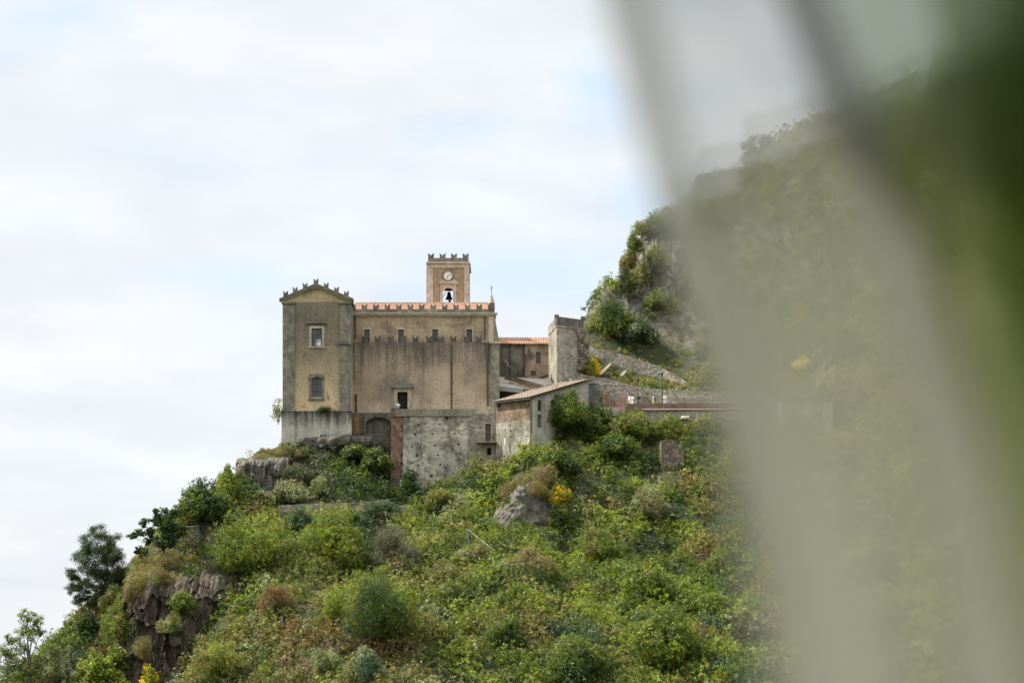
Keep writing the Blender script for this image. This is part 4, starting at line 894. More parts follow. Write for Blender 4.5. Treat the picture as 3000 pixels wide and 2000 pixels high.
single('stone_ruin', MB().prism([(X(1936, pY), Z(1400, pY)), (X(1937, pY), Z(1291, pY)), (X(1945, pY), Z(1287, pY)), (X(1960, pY), Z(1290, pY)), (X(1972, pY), Z(1286, pY)), (X(1984, pY), Z(1294, pY)), (X(1990, pY), Z(1318, pY)), (X(2003, pY), Z(1330, pY)), (X(2004, pY), Z(1400, pY))], pY, pY+2.2), M['rubble_brown'], 'squat ruined stone wall stub standing in the scrub left of the curtain', 'ruin', at(1965, 1380, pY))
cf = thing('cliff_rock', 'tall grey cliff above the watchtower at the left edge of the big hill', 'rock', at(1925, 900, 288))
rock_face(cf, rock_mat('pale_cliff_rock', (.12, .108, .08, 1), (.20, .185, .14, 1), (.30, .28, .22, 1), .3), 1920, 287.3, 4.4, 3.0, 965, 700, 3.8, 1.4, .5, 90, 130, 40)
# castle ruin on the hilltop
Yc = 303.0
cr = thing('castle_ruin', 'square castle ruin wall on the hilltop behind the curtain', 'ruin', at(2120, 600, Yc))
MB().prism([(X(2032, Yc), Z(700, Yc)), (X(2032, Yc), Z(528, Yc)), (X(2045, Yc), Z(520, Yc)), (X(2120, Yc), Z(509, Yc)), (X(2190, Yc), Z(500, Yc)), (X(2190, Yc), Z(700, Yc))], Yc-2, Yc+4).build('wall', M['rubble_brown'], cr)
# houses seen through the curtain
def small_house(px0, px1, py0, py1, Y, label, mat, pitch=1.0):
    th = thing('house', label, 'house', at((px0+px1)/2, py1, Y)); xx0, xx1, zz0, zz1 = X(px0, Y), X(px1, Y), Z(py1, Y), Z(py0, Y); wd = (xx1-xx0)
    o = [(xx0+wd*f-.45, xx0+wd*f+.45, zz0+(zz1-zz0)*g_, zz0+(zz1-zz0)*g_+1.3) for f in (.25, .72) for g_ in (.5,)]
    MB().wall(xx0, xx1, zz0-3, zz1, Y, 6, o, .3).build('wall', mat, th)
    for q in o: window(th, *q, Y, .1, M['stone_pale'])
    tile_roof('roof', (xx0-.3, Y-.4, zz1+.05), (xx1+.3, Y-.4, zz1+.05), (xx0-.3, Y+6, zz1+pitch), (xx1+.3, Y+6, zz1+pitch), M['stone_grey'], th, .34, .05, 12)
small_house(2290, 2440, 1170, 1300, 256, 'pale house on the slope behind the upper middle of the curtain', M['white_plaster'])
small_house(2500, 2580, 1705, 1820, 222, 'small pale house low on the slope behind the curtain', M['white_plaster'], .8)
single('garden_wall', polywall([(2500, 1880, 216), (2620, 1830, 217.5), (2720, 1815, 219)], 2.0, .5), M['stone_pale'], 'pale garden wall rising below the houses behind the curtain', 'wall', at(2620, 1860, 217))

# ------------------------------------------------------------------ fences, posts
fp = thing('handrail', 'thin metal handrail along the path edge below the ivy slope', 'railing', at(1130, 1475, 253.5))
rl_ = [at(1060, 1471, 252.2), at(1130, 1463, 253.2), at(1207, 1453, 255.0)]
MB().tube(rl_, .035, 6).build('rail', M['steel'], fp)
for q in (rl_[1], at(1205, 1453, 255.0)): MB().tube([q, q-Vector((0, 0, 1.3))], .04, 6).build('post', M['steel'], fp)
single('path_kerb', polywall([(815, 1479, 247.6), (950, 1474, 248.8), (1060, 1471, 250.6), (1130, 1466, 252.0)], 1.3, .9), M['rubble'], 'pale stone path edge below the silvery bush', 'kerb', at(960, 1480, 249))
pb = hit(1380, 1632); pt = at(1369, 1546, pb.y)
single('metal_post', MB().tube([pb-Vector((0, 0, .4)), pt], .07, 8), M['steel'], 'leaning grey metal post standing alone in the mid slope scrub', 'post', pb)
single('cable', MB().tube([at(1372, 1549, pb.y), at(1400, 1575, pb.y-.6), at(1448, 1610, pb.y-2)], .03, 5), M['rail_pale'], 'thin pale cable slanting down from the leaning grey post', 'cable')if False else None
cb = MB().tube([at(1372, 1549, pb.y), at(1400, 1575, pb.y-.6), at(1450, 1612, pb.y-2)], .03, 5); single('cable', cb, M['rail_pale'], 'thin pale cable slanting down from the leaning grey post', 'cable', pt)
fe = thing('wire_fence', 'sagging wire mesh fence between the dark tree and the big green bush', 'fence', hit(545, 1600))
Yf = fe.location.y+.3; fence = MB(); c0, c1, d0, d1 = at(512, 1528, Yf), at(582, 1538, Yf), at(522, 1605, Yf), at(582, 1600, Yf)
for k in range(13): a = k/12; fence.tube([c0.lerp(c1, a)-Vector((0, 0, .35*math.sin(a*math.pi))), d0.lerp(d1, a)], .010, 4)
for k in range(9):
    b = k/8; pts = [(c0.lerp(c1, a/6)-Vector((0, 0, .35*math.sin(a/6*math.pi)))).lerp(d0.lerp(d1, a/6), b) for a in range(7)]; fence.tube(pts, .010 if k else .022, 4)
fence.build('mesh', M['rail_pale'], fe)
for a, b in ((c0, d0), (c1, d1)): MB().tube([a+Vector((0, 0, .1)), b-Vector((0, 0, .5))], .04, 6).build('post', M['steel'], fe)

# ------------------------------------------------------------------ ground scrub (stuff)
def excl(px, py, Y):
    m = np.zeros(px.shape, bool)
    for a, b, c, d, y0, y1 in ((826, 1150, 1100, 1300, 261.3, 300), (1142, 1470, 900, 1500, 258.4, 300), (1454, 1640, 900, 1350, 254.2, 300), (1600, 1725, 900, 1180, 266, 300), (1455, 1660, 900, 1200, 264, 300), (1745, 2420, 900, 1420, 263.3, 269.6), (1810, 1960, 640, 940, 286, 294),
                               (370, 560, 1720, 1975, 216, 229.5), (1455, 1630, 1455, 1560, 243, 249.5), (700, 770, 1340, 1450, 250, 257), (800, 1215, 1466, 1512, 240, 256)):
        m |= (px > a) & (px < b) & (py > c) & (py < d) & (Y > y0) & (Y < y1)
    return m
r = np.random.default_rng(11)
NT_ = 90000
sx = r.uniform(-62, 98, NT_); sy = r.uniform(188, 328, NT_); sz_ = H(sx, sy); spx = 1500+sx/sy*F; spy = HZ-sz_/sy*F
ci = np.clip(np.round((spx+400)/6).astype(int), 0, len(colpx)-1); cj = np.clip(((sy-150)/.4).astype(int), 0, len(yy)-1)
vis = (spy < RM[ci, cj]+16) & (spx > -120) & (spx < 3120) & (spy < 2120) & ~excl(spx, spy, sy)
keepp = np.where(spx > 2250, .6, 1.0)*np.where(spy > 1300, 1.0, .75)
vis &= r.random(NT_) < keepp
sx, sy, sz_, spx, spy = sx[vis], sy[vis], sz_[vis], spx[vis], spy[vis]
if len(sx) > 11000:
    k = r.choice(len(sx), 11000, False); sx, sy, sz_, spx, spy = sx[k], sy[k], sz_[k], spx[k], spy[k]
n1 = vnoise(sx, sy, 6.0, 5); n2 = vnoise(sx, sy, 2.6, 6); n3 = vnoise(sx, sy, 9.0, 8)
keys = list(TONES); kid = np.zeros(len(sx), int)
def setk(mask, k): kid[mask] = keys.index(k)
setk(np.ones(len(sx), bool), 'green')
q = r.random(len(sx)); n4 = vnoise(sx, sy, 4.0, 21); n5 = vnoise(sx, sy, 14.0, 22); n1 = n1*.7+vnoise(sx, sy, 1.8, 23)*.3
setk(n1+.12*q > .70, 'olive'); setk(n1+.10*q < .40, 'dark'); setk(n2+.10*q > .74, 'fresh'); setk((n4*.6+n3*.4 > .70) & (q > .45), 'dry'); setk((n4 < .16) & (q > .4), 'silver'); setk((n4*.5+n5*.5 > .70) & (q > .80), 'rust'); setk((n2 > .5) & (n4 > .72) & (q > .6), 'straw')
low = (spy > 1650) & (spx > 550) & (spx < 1650)
setk(low & (n3*.5+n4*.5 > .60) & (q > .5), 'dry'); setk(low & (n3*.5+n4*.5 > .6) & (q > .88), 'rust'); setk(low & (n1 > .5) & (q < .3), 'olive')
ivy = (spx > 860) & (spx < 1150) & (spy > 1290) & (spy < 1465) & (sy > 250); setk(ivy, 'dark'); setk(ivy & (q > .75), 'green'); setk((spx > 790) & (spx < 960) & (spy > 1330) & (spy < 1440) & (q > .5) & (sy > 250), 'grey')
grass = ((spx > 1560) & (spx < 2000) & (spy > 1255) & (spy < 1330) & (sy > 255)) | ((spx > 1735) & (spx < 2050) & (spy > 940) & (spy < 1140) & (sy > 269.6)) | ((spx > 350) & (spx < 560) & (spy > 1590) & (spy < 1710)) | ((spx > 690) & (spx < 830) & (spy > 1300) & (spy < 1350)) | ((spx > 830) & (spx < 980) & (spy > 1480) & (spy < 1510))
setk(grass, 'olive'); setk(grass & (q > .35), 'straw'); setk(grass & (q > .78), 'fresh')
rich = (spx > 1600) & (spy > 1500); setk(rich & (n1 < .62) & (n1 > .42), 'green'); setk(rich & (n2 > .62), 'fresh'); setk(rich & (n4 < .2), 'bluish')
base = np.array([TONES[k] for k in keys])[kid]
rad = (.34+1.45*r.random(len(sx))**2.6)*np.where(spx > 2250, 1.5, 1.0); rad[grass] = .34
big = (spy > 1470) & ~grass & (r.random(len(sx)) < .045); rad[big] = 1.3+1.2*r.random(int(big.sum())); hgt = rad*(.75+.75*r.random(len(sx))); hgt[big] *= .7; hgt[grass] = .30
nl = np.clip((40+105*rad**1.8).astype(int), 30, 950)
SP = 6; ns = np.maximum(5, nl//SP); sid = np.repeat(np.arange(len(sx)), ns); Ms = len(sid); idx = np.repeat(sid, SP); N = len(idx)
print('scrub domes', len(sx), 'leaves', N)
u_ = unit(r, Ms); u_[:, 2] = np.abs(u_[:, 2]); u_ = np.repeat(u_, SP, 0)
rf = np.repeat(.62+.5*r.random(Ms), SP)
lump = 1+.28*np.sin(u_[:, 0]*7+idx)*np.sin(u_[:, 1]*6+idx*1.7)
cx, cy = sx[idx]+u_[:, 0]*rad[idx]*rf*lump, sy[idx]+u_[:, 1]*rad[idx]*rf*lump
pts = np.c_[cx, cy, H(cx, cy)*.5+sz_[idx]*.5+u_[:, 2]*hgt[idx]*rf*lump]+r.normal(size=(N, 3))*.11
nn = u_+np.repeat(.55*r.normal(size=(Ms, 3)), SP, 0)+.35*r.normal(size=(N, 3)); nn /= np.linalg.norm(nn, axis=1)[:, None]
isg = grass[idx]; nn[isg] = unit(r, int(isg.sum()))*np.array([1, 1, .15]); nn /= np.linalg.norm(nn, axis=1)[:, None]
szs = np.where(rad[idx] > .7, .27, .22)*np.where(spx[idx] > 2250, 1.6, 1.0); 
tn = base[idx]*(.75+.5*r.random(len(sx)))[idx][:, None]*np.repeat((1+.20*r.normal(size=(Ms, 1))).clip(.4, 1.9), SP, 0)*(1+.10*r.normal(size=(N, 3))).clip(.6, 1.5)
for nm, msk, asp in (('scrub', ~isg, .5), ('grass', isg, .22)):
    v, qd, tc = leaf_quads(pts[msk], nn[msk], szs[msk]*(1.0 if nm == 'scrub' else 2.0), asp, r, tn[msk])
    o = link(nm, np_mesh(nm, v, qd, M['leaf'], tc)); o['kind'] = 'stuff'
    o['label'] = 'mixed low scrub covering the hillside' if nm == 'scrub' else 'yellowish grass on the banks and ledges'; o['category'] = 'scrub' if nm == 'scrub' else 'grass'

# ------------------------------------------------------------------ trees and shrubs one can tell apart
tree('pine_tree', 'leaning dark pine tree standing out against the sky on the left ridge', 305, 1775, 240,
     [(-20, 215, 22), (8, 195, 26), (-45, 175, 26), (-5, 160, 30), (35, 150, 22), (-55, 140, 24), (0, 120, 30), (48, 112, 20), (-35, 105, 26), (40, 80, 18), (-15, 85, 24), (-95, 95, 18), (-75, 78, 20), (-50, 62, 20), (-90, 58, 15), (-60, 30, 16), (-85, 20, 14), (-40, 15, 16), (-30, -5, 14), (-10, 40, 18)], 'pine', 5, .2, None, .26, .16, 'bark', 1150, None, .5, None, 1.55, .75)
tree('olive_tree', 'sparse grey trunked tree at the bottom left corner', 90, 2040, 260,
     [(-10, 240, 16), (12, 225, 16), (-30, 205, 18), (0, 190, 18), (-55, 175, 16), (30, 195, 10), (-75, 130, 22), (-50, 110, 22), (-20, 150, 16), (-80, 85, 22), (40, 110, 22), (65, 135, 20), (70, 95, 24), (20, 85, 24), (-30, 70, 22)], 'green', 8, .22, None, .22, .45, 'bark_pale', 260, 'silver', -.4, None, 1.6)
tree('fig_tree', 'bright green broad leaved fig at the foot of the dark cliff', 310, 2060, 150,
     [(-60, 90, 30), (-20, 120, 34), (20, 140, 30), (45, 110, 28), (0, 85, 36), (-45, 60, 30), (40, 70, 30), (70, 60, 20), (-85, 45, 22)], 'fresh', 9, .12, 221, .30, .75, 'bark_pale', 330, 'green')
tree('carob_tree', 'dark open branched tree reaching left over the ridge against the sky', 480, 1640, 150,
     [(-60, 115, 12), (-95, 78, 11), (-70, 85, 12), (-40, 90, 16), (-25, 120, 16), (0, 130, 22), (20, 110, 24), (-45, 62, 10), (25, 70, 26), (40, 95, 22), (-5, 60, 18), (-72, 35, 12), (-50, 22, 12), (-60, 12, 11), (-20, 145, 10), (35, 145, 14)], 'dark', 12, .14, None, .24, .7, 'bark', 300)
tree('green_tree', 'leafy green tree growing against the pale side wall of the brick house', 1662, 1320, 180,
     [(-25, 165, 22), (-45, 135, 22), (5, 150, 26), (35, 130, 22), (-30, 105, 30), (10, 110, 34), (45, 90, 28), (-35, 65, 28), (15, 65, 34), (50, 50, 24), (-20, 30, 26), (25, 25, 26)], 'green', 14, .16, 259.5, .2, .55, 'bark', 420, 'dark')
tree('young_tree', 'bright yellow green young tree below the balcony house', 1458, 1470, 120,
     [(45, 105, 14), (25, 85, 20), (0, 65, 20), (-30, 50, 16), (-45, 35, 12), (20, 50, 20), (45, 75, 16), (0, 35, 20), (20, 15, 18)], 'fresh', 15, .08, 251.5, .22, .6, 'bark', 380)
tree('hill_tree', 'thin crowned tree on the castle hilltop seen through the curtain', 2215, 500, 110,
     [(-30, 60, 16), (-25, 85, 18), (0, 95, 20), (25, 100, 16), (35, 80, 16), (-10, 65, 16), (-35, 35, 16), (15, 70, 14), (40, 100, 10)], 'grey', 16, .2, 301.5, .28, .5, 'bark', 130, 'olive')
tree('pale_tree', 'pale leaved small tree low on the slope near the bottom of the curtain edge', 2170, 1900, 120,
     [(-40, 90, 16), (-15, 100, 18), (15, 100, 18), (40, 85, 18), (-30, 65, 16), (30, 60, 18), (0, 70, 22), (55, 60, 14)], 'silver', 17, .1, None, .26, .7, 'bark_pale', 220, 'green')
SHR = [
 (1500,1465,80,60,'olive','olive tuft spilling over the left top of the grey boulder',dict(key2='dry',mixf=.5,asp=.2,Y=247.2)),
 (1575,1462,95,50,'dry','brown flowering tuft on the crown of the grey boulder',dict(key2='olive',mixf=.4,asp=.2,Y=246.6)),
 (1640,1560,90,90,'green','green bush against the right foot of the grey boulder',dict(key2='dark',mixf=.4,asp=.5,Y=246)),
 (1500,1590,110,60,'silver','pale grey green bush along the lower edge of the grey boulder',dict(key2='green',mixf=.5,asp=.4,Y=244.8)),
 (420,1735,120,70,'straw','yellowing bush overhanging the left top of the dark cliff',dict(key2='olive',mixf=.5,asp=.2,Y=226)),
 (560,1745,110,80,'dark','dark green bush hanging over the right top of the dark cliff',dict(key2='olive',mixf=.4,asp=.4,Y=227.5)),
 (470,1722,120,60,'olive','olive fringe of scrub drooping over the middle of the dark cliff top',dict(key2='dry',mixf=.5,asp=.25,Y=225.2)),
 (395,1760,80,70,'dry','dry grass mat hanging down the left of the dark cliff',dict(key2='olive',mixf=.4,asp=.15,Y=224.4)),
 (500,1850,70,60,'olive','small tuft clinging to the middle of the dark cliff face',dict(key2='silver',mixf=.4,asp=.3,Y=221.2)),
 (540,1800,80,70,'green','green creeper patch on the right half of the dark cliff',dict(key2='olive',mixf=.4,asp=.5,Y=222.6)),
 (425,1930,70,70,'dry','withered tuft low on the left of the dark cliff face',dict(key2='olive',mixf=.4,asp=.2,Y=219.8)),
 (1485,1520,50,70,'olive','narrow olive bush creeping up the left edge of the grey boulder',dict(key2='green',mixf=.4,asp=.3,Y=245.6)),
 (350,1890,110,130,'olive','tall olive bush covering the left edge of the dark cliff',dict(key2='green',mixf=.5,asp=.4,Y=224)),
 (590,1960,110,110,'dark','shaded bush covering the right foot of the dark cliff',dict(key2='olive',mixf=.4,asp=.4,Y=221)),
 (770,1352,70,24,'straw','dry yellow grass fringe on top of the ledge rock face',dict(key2='olive',mixf=.4,asp=.15,Y=254.8)),
 (850,1345,90,40,'dry','dry thorny bush between the ledge rock face and the plinth',dict(key2='dark',mixf=.4,asp=.3,Y=258)),
 (880,1420,110,60,'grey','grey leafless thicket beside the ivy slope under the ledge rock face',dict(key2='dark',mixf=.5,asp=.25)),
 (1040,1350,110,50,'dark','dark ivy mound beneath the blind arch',dict(key2='green',mixf=.3,asp=.7,Y=261)),
 (1100,1400,100,80,'dark','deep green ivy mound in the corner left of the red brick',dict(key2='green',mixf=.3,asp=.7)),
 # px, py(base), w, h, tone, label, kwargs
 (600,1535,170,105,'dark','dense dark green rounded bush on the ridge left of the rock pillar',dict(key2='green',mixf=.5,asp=.7)),
 (668,1470,60,95,'fresh','bright green upright bush against the left rock pillar',dict(asp=.8)),
 (650,1515,80,70,'silver','whitish dry shrub between the dense dark bush and the big green bush',dict(asp=.25,key2='dry',mixf=.4)),
 (735,1690,280,185,'green','largest feathery green bush above the dark cliff',dict(key2='fresh',mixf=.35,asp=.4,lobes=34,dens=1.1)),
 (700,1700,130,150,'fresh','yellow green bush in front of the largest feathery bush',dict(key2='green',mixf=.5,asp=.4)),
 (965,1645,210,140,'green','broad green bush below the stone path edge',dict(key2='fresh',mixf=.3,asp=.4,lobes=28)),
 (880,1565,80,65,'bluish','blue green bush between the two broad green bushes',dict(asp=.5)),
 (1020,1690,90,100,'green','leafy bush with fig like leaves left of the mauve dry thicket',dict(asp=.8,key2='fresh',mixf=.3)),
 (1140,1660,190,110,'grey','mauve grey thicket of bare twigs on the mid slope',dict(key2='dark',mixf=.35,asp=.22)),
 (1110,1890,220,215,'green','tall feathery green bush in the centre of the lower slope',dict(key2='dark',mixf=.3,asp=.35,lobes=30,dens=1.1)),
 (990,1830,80,100,'fresh','light green spiky bush left of the tall feathery bush',dict(asp=.3)),
 (640,1990,150,100,'fresh','yellow green fluffy bush right of the cliff foot',dict(asp=.35,key2='olive',mixf=.3)),
 (950,1990,90,80,'silver','grey green soft bush at the bottom edge left of centre',dict(asp=.4,key2='green',mixf=.5)),
 (1070,2010,120,100,'bluish','soft blue green bush at the bottom edge near the centre',dict(asp=.4,key2='silver',mixf=.3)),
 (845,1470,130,55,'silver','low silvery white bush on the path edge under the ivy slope',dict(asp=.5,key2='straw',mixf=.2)),
 (770,1470,60,35,'silver','small cream coloured bush under the ledge rock face',dict(asp=.5,key2='dry',mixf=.4)),
 (935,1452,60,50,'silver','loose pale green bush on the shaded ivy slope',dict(asp=.4,key2='green',mixf=.5,dens=.6)),
 (1200,1475,70,95,'dark','narrow dark bush at the foot of the brick corner',dict(asp=.6)),
 (1740,1310,130,125,'green','round green bush right of the leafy tree by the brick house',dict(key2='dark',mixf=.4,asp=.6,Y=261.2)),
 (1945,1300,120,70,'olive','hazy olive bush at the foot of the stone retaining wall beside the pale boulder',dict(key2='green',mixf=.5,asp=.5,Y=262.8)),
 (2060,1290,130,75,'green','bush at the foot of the stone retaining wall just inside the curtain edge',dict(key2='olive',mixf=.5,asp=.5,Y=262.8)),
 (1885,1262,70,35,'silver','low pale bush touching the long pale pipe under the parapet',dict(key2='green',mixf=.5,asp=.5,Y=263.3)),
 (1850,1300,170,95,'green','wide vine covered bush under the red brick parapet',dict(key2='olive',mixf=.4,asp=.6,Y=261.6)),
 (1800,1345,150,60,'dark','low dark bramble below the wide vine covered bush',dict(key2='green',mixf=.5,asp=.6)),
 (1640,1395,120,70,'dark','dark bramble clump behind the yellow broom',dict(key2='green',mixf=.5,asp=.6)),
 (1590,1430,110,65,'dry','dry olive tuft on the left shoulder of the grey boulder',dict(key2='straw',mixf=.5,asp=.2)),
 (1530,1455,90,55,'dry','brown grassy tuft hanging over the left of the grey boulder',dict(key2='straw',mixf=.4,asp=.18)),
 (1300,1490,120,55,'olive','low olive bush under the plinth of the terrace wall',dict(key2='green',mixf=.5,asp=.6)),
 (1120,1512,110,40,'bluish','spreading blue green bush below the thin handrail',dict(asp=.6)),
 (1400,1660,120,75,'olive','pale olive bush around the leaning grey post',dict(key2='silver',mixf=.3,asp=.4)),
 (1345,1680,55,55,'fresh','small yellow leaved bush left of the leaning post',dict(asp=.8,key2='straw',mixf=.3)),
 (1560,1700,160,90,'olive','broad olive hummock below the grey boulder',dict(key2='dry',mixf=.3,asp=.35)),
 (1750,1640,130,80,'olive','rounded yellowish bush on the middle right slope',dict(key2='green',mixf=.4,asp=.35)),
 (1900,1520,120,100,'silver','tall silvery shrub below the squat ruined pillar',dict(key2='dry',mixf=.4,asp=.35)),
 (1900,1760,150,110,'fresh','vivid green creeper mound left of the curtain bottom',dict(key2='green',mixf=.5,asp=.7)),
 (1700,2020,230,140,'green','large glossy dark bush at the bottom edge right of centre',dict(key2='dark',mixf=.45,asp=.65,lobes=30)),
 (1960,1960,200,150,'green','large leafy mound left of the pale leaved tree',dict(key2='fresh',mixf=.4,asp=.65,lobes=28)),
 (1480,1900,120,75,'dark','dark bush amid olive scrub below the slope centre',dict(key2='green',mixf=.4,asp=.5)),
 (800,1800,120,80,'rust','rust brown dead shrub below the broad green bushes',dict(key2='dry',mixf=.5,asp=.25)),
 (560,1850,100,70,'rust','reddish withered shrub right of the dark cliff',dict(key2='silver',mixf=.3,asp=.3)),
 (470,1665,90,50,'dry','dry grassy tuft crowning the dark cliff',dict(key2='straw',mixf=.5,asp=.15)),
 (255,1860,60,60,'dark','small dark bush on the left skyline below the pine',dict(asp=.6)),
 (330,1800,90,75,'olive','olive bush beneath the pine trunk',dict(key2='green',mixf=.5,asp=.4)),
 (1800,985,120,95,'dark','dark bush at the cliff foot right of the watchtower',dict(key2='green',mixf=.5,asp=.5,Y=283)),
 (1870,1010,110,70,'bluish','blue green bush on the grassy bank above the upper stone wall',dict(key2='silver',mixf=.3,asp=.5)),
 (1862,745,50,60,'olive','shaggy bush hanging from the top left corner of the grey cliff',dict(key2='green',mixf=.4,asp=.4,Y=288.5)),
 (1880,830,60,60,'olive','small bush rooted in the middle of the grey cliff',dict(key2='silver',mixf=.4,asp=.4,Y=286.3)),
 (1925,780,70,60,'green','leafy bush growing from the upper face of the grey cliff',dict(key2='olive',mixf=.4,asp=.4,Y=287.3)),
 (1930,900,80,50,'silver','greyish bush low on the face of the grey cliff',dict(key2='green',mixf=.5,asp=.4,Y=285.6)),
 (1838,870,60,80,'dark','dark bush on the lower left edge of the grey cliff',dict(key2='olive',mixf=.4,asp=.4,Y=287)),
 (1965,660,110,60,'olive','yellowing bush on the crest between the grey cliff and the castle block',dict(key2='green',mixf=.4,asp=.4,Y=292)),
 (1842,800,60,70,'olive','yellowish bush clinging to the left edge of the cliff',dict(key2='straw',mixf=.4,asp=.4,Y=289)),
 (1900,685,90,50,'green','ragged bush on top of the grey cliff',dict(key2='olive',mixf=.4,asp=.4,Y=292)),
 (2345,440,110,50,'olive','low bush on the hill crest right of the thin crowned tree',dict(asp=.4,Y=300)),
 (2830,225,150,70,'dark','dark bush on the high crest behind the green drape',dict(asp=.4,Y=294)),
 (815,1232,40,65,'silver','straggly plant growing out of the left wall corner of the church',dict(asp=.35,dens=.45,Y=262.3,key2='dry',mixf=.4)),
 (955,1208,60,16,'dark','dark weeds sprouting on the plinth below the arched window',dict(asp=.25,Y=261.85)),
]
for i, (px, py, w, h_, k, lab, kw) in enumerate(SHR):
    kw = dict(kw); shrub(px, py, w, h_, k, lab, seed=i+1, sz=.19 if w > 100 else .16, **kw)
for px, py, w, h_, Y, lab in ((1638, 1478, 75, 62, 248.0, 'bright yellow flowering broom on the right shoulder of the grey boulder'), (1731, 1100, 60, 54, 270.75, 'yellow flowering broom at the right foot of the watchtower'), (440, 2020, 52, 62, 218.5, 'yellow flowering broom at the foot of the dark cliff'),
                            (1625, 1425, 60, 40, 252, 'patchy yellow broom behind the grey boulder'), (2350, 1095, 90, 40, 272, 'yellow broom smudge on the hillside behind the curtain'), (2240, 1010, 70, 40, 281, 'small yellow broom higher on the hillside behind the curtain')):
    shrub(px, py, w, h_, 'gold', lab, name='broom_bush', seed=3, sz=.16, asp=.6, Y=Y, key2='fresh', mixf=.38, dens=.9, spiky=.35)

# ------------------------------------------------------------------ the sheer curtain and the green drape at the window
def cloth(rows, nk, doff, NR, y0, y1, seg=20):
    S = np.linspace(0, nk-1, (nk-1)*seg+1); vs = []; pys = [r_[0] for r_ in rows]
    for i in range(NR+1):
        py = y0+(y1-y0)*i/NR; d = np.interp(py, pys, [r_[1] for r_ in rows]); k = [np.interp(py, pys, [r_[2][j] for r_ in rows]) for j in range(nk)]
        for s_ in S:
            j = min(int(s_), nk-2); f = s_-j; f = f*f*(3-2*f)*.5+f*.5
            vs.append(at(k[j]*(1-f)+k[j+1]*f, py, d+doff[j]*(1-f)+doff[j+1]*f+.004*math.sin(s_*9+py*.002)))
    return vs, S
rows = [(-420, 1.03, (1850, 1660, 2320, 2150, 3500)), (0, 1.01, (1930, 1765, 2440, 2280, 3520)), (300, .99, (1995, 1835, 2560, 2390, 3540)), (700, .94, (2090, 1950, 2720, 2540, 3560)),
        (1200, .80, (2350, 2090, 2870, 2690, 3600)), (1600, .67, (2500, 2185, 2950, 2770, 3640)), (2000, .58, (2620, 2260, 3020, 2840, 3700)), (2420, .52, (2720, 2330, 3080, 2900, 3760))]
NR = 60
vs, S = cloth(rows, 5, [.012, 0, -.02, .008, -.015], NR, -420, 2420, 24)
vs = np.array(vs); nS = len(S); iq = (np.arange(NR)[:, None]*nS+np.arange(nS-1)[None, :]).ravel()
def cloth_mat(name, col, tcol, opac, tint=(1, 1, 1, 1)):
    t = NT(name); nt = t.t; nt.nodes.remove(t.b)
    df = t.n('ShaderNodeBsdfDiffuse'); df.inputs['Color'].default_value = col; tl = t.n('ShaderNodeBsdfTranslucent'); tl.inputs['Color'].default_value = tcol
    m1 = t.n('ShaderNodeMixShader'); m1.inputs[0].default_value = .5; t.l(df.outputs[0], m1.inputs[1]); t.l(tl.outputs[0], m1.inputs[2])
    if opac >= 1: t.l(m1.outputs[0], t.out.inputs['Surface']); return t.m
    tp = t.n('ShaderNodeBsdfTransparent'); see = tp.outputs[0]
    tp.inputs['Color'].default_value = tint
    rf_ = t.n('ShaderNodeBsdfRefraction'); rf_.inputs['IOR'].default_value = 1.012; rf_.inputs['Roughness'].default_value = .28; rf_.inputs['Color'].default_value = tint
    m0 = t.n('ShaderNodeMixShader'); m0.inputs[0].default_value = .36; t.l(tp.outputs[0], m0.inputs[1]); t.l(rf_.outputs[0], m0.inputs[2]); see = m0.outputs[0]
    m2 = t.n('ShaderNodeMixShader'); m2.inputs[0].default_value = opac; t.l(see, m2.inputs[1]); t.l(m1.outputs[0], m2.inputs[2]); t.l(m2.outputs[0], t.out.inputs['Surface'])
    return t.m
M['voile'] = cloth_mat('sheer_voile', (.385, .385, .325, 1), (.365, .365, .305, 1), .285)
M['green_cloth'] = cloth_mat('dark_green_cloth', (.12, .14, .04, 1), (.14, .17, .04, 1), .175, (.95, .98, .90, 1))
structure(MB().box(-.05, 2.6, -.5, 1.38, .53, .58).build('added_shade_slab', M['frame']))  # added slab out of view, shading the curtain's top and right side
cu = link('sheer_curtain', np_mesh('sheer_curtain', vs, np.c_[iq, iq+1, iq+nS+1, iq+nS], M['voile'], None, True))
cu['label'] = 'blurred sheer beige voile curtain blowing across the right side of the view'; cu['category'] = 'curtain'
rows = [(-420, .93, (2350, 3120, 2650, 3120, 2845, 3660)), (0, .91, (2450, 3170, 2730, 3170, 2915, 3710)), (300, .89, (2550, 3200, 2810, 3200, 2930, 3710)), (600, .84, (2650, 3240, 2870, 3240, 2895, 3710)),
        (1000, .76, (2780, 3290, 2930, 3290, 2945, 3760)), (1400, .64, (2900, 3370, 3050, 3370, 3105, 3810)), (2000, .52, (3030, 3490, 3250, 3490, 3345, 3910)), (2420, .47, (3100, 3600, 3390, 3600, 3495, 4010))]
vs, S2 = cloth(rows, 6, [0, .01, -.012, .008, -.02, -.01], NR, -420, 2420, 16)
vs = np.array(vs); n2_ = len(S2); iq = (np.arange(NR)[:, None]*n2_+np.arange(n2_-1)[None, :]).ravel()
gd = link('green_drape', np_mesh('green_drape', vs, np.c_[iq, iq+1, iq+n2_+1, iq+n2_], M['green_cloth'], None, True))
for o_ in (cu, gd):                                   # real cloth thickness: 0.3 mm
    md = o_.modifiers.new('thickness', 'SOLIDIFY'); md.thickness = .0003; md.offset = 0
gd['label'] = 'dark green gathered drape blurred along the right edge of the view'; gd['category'] = 'curtain'

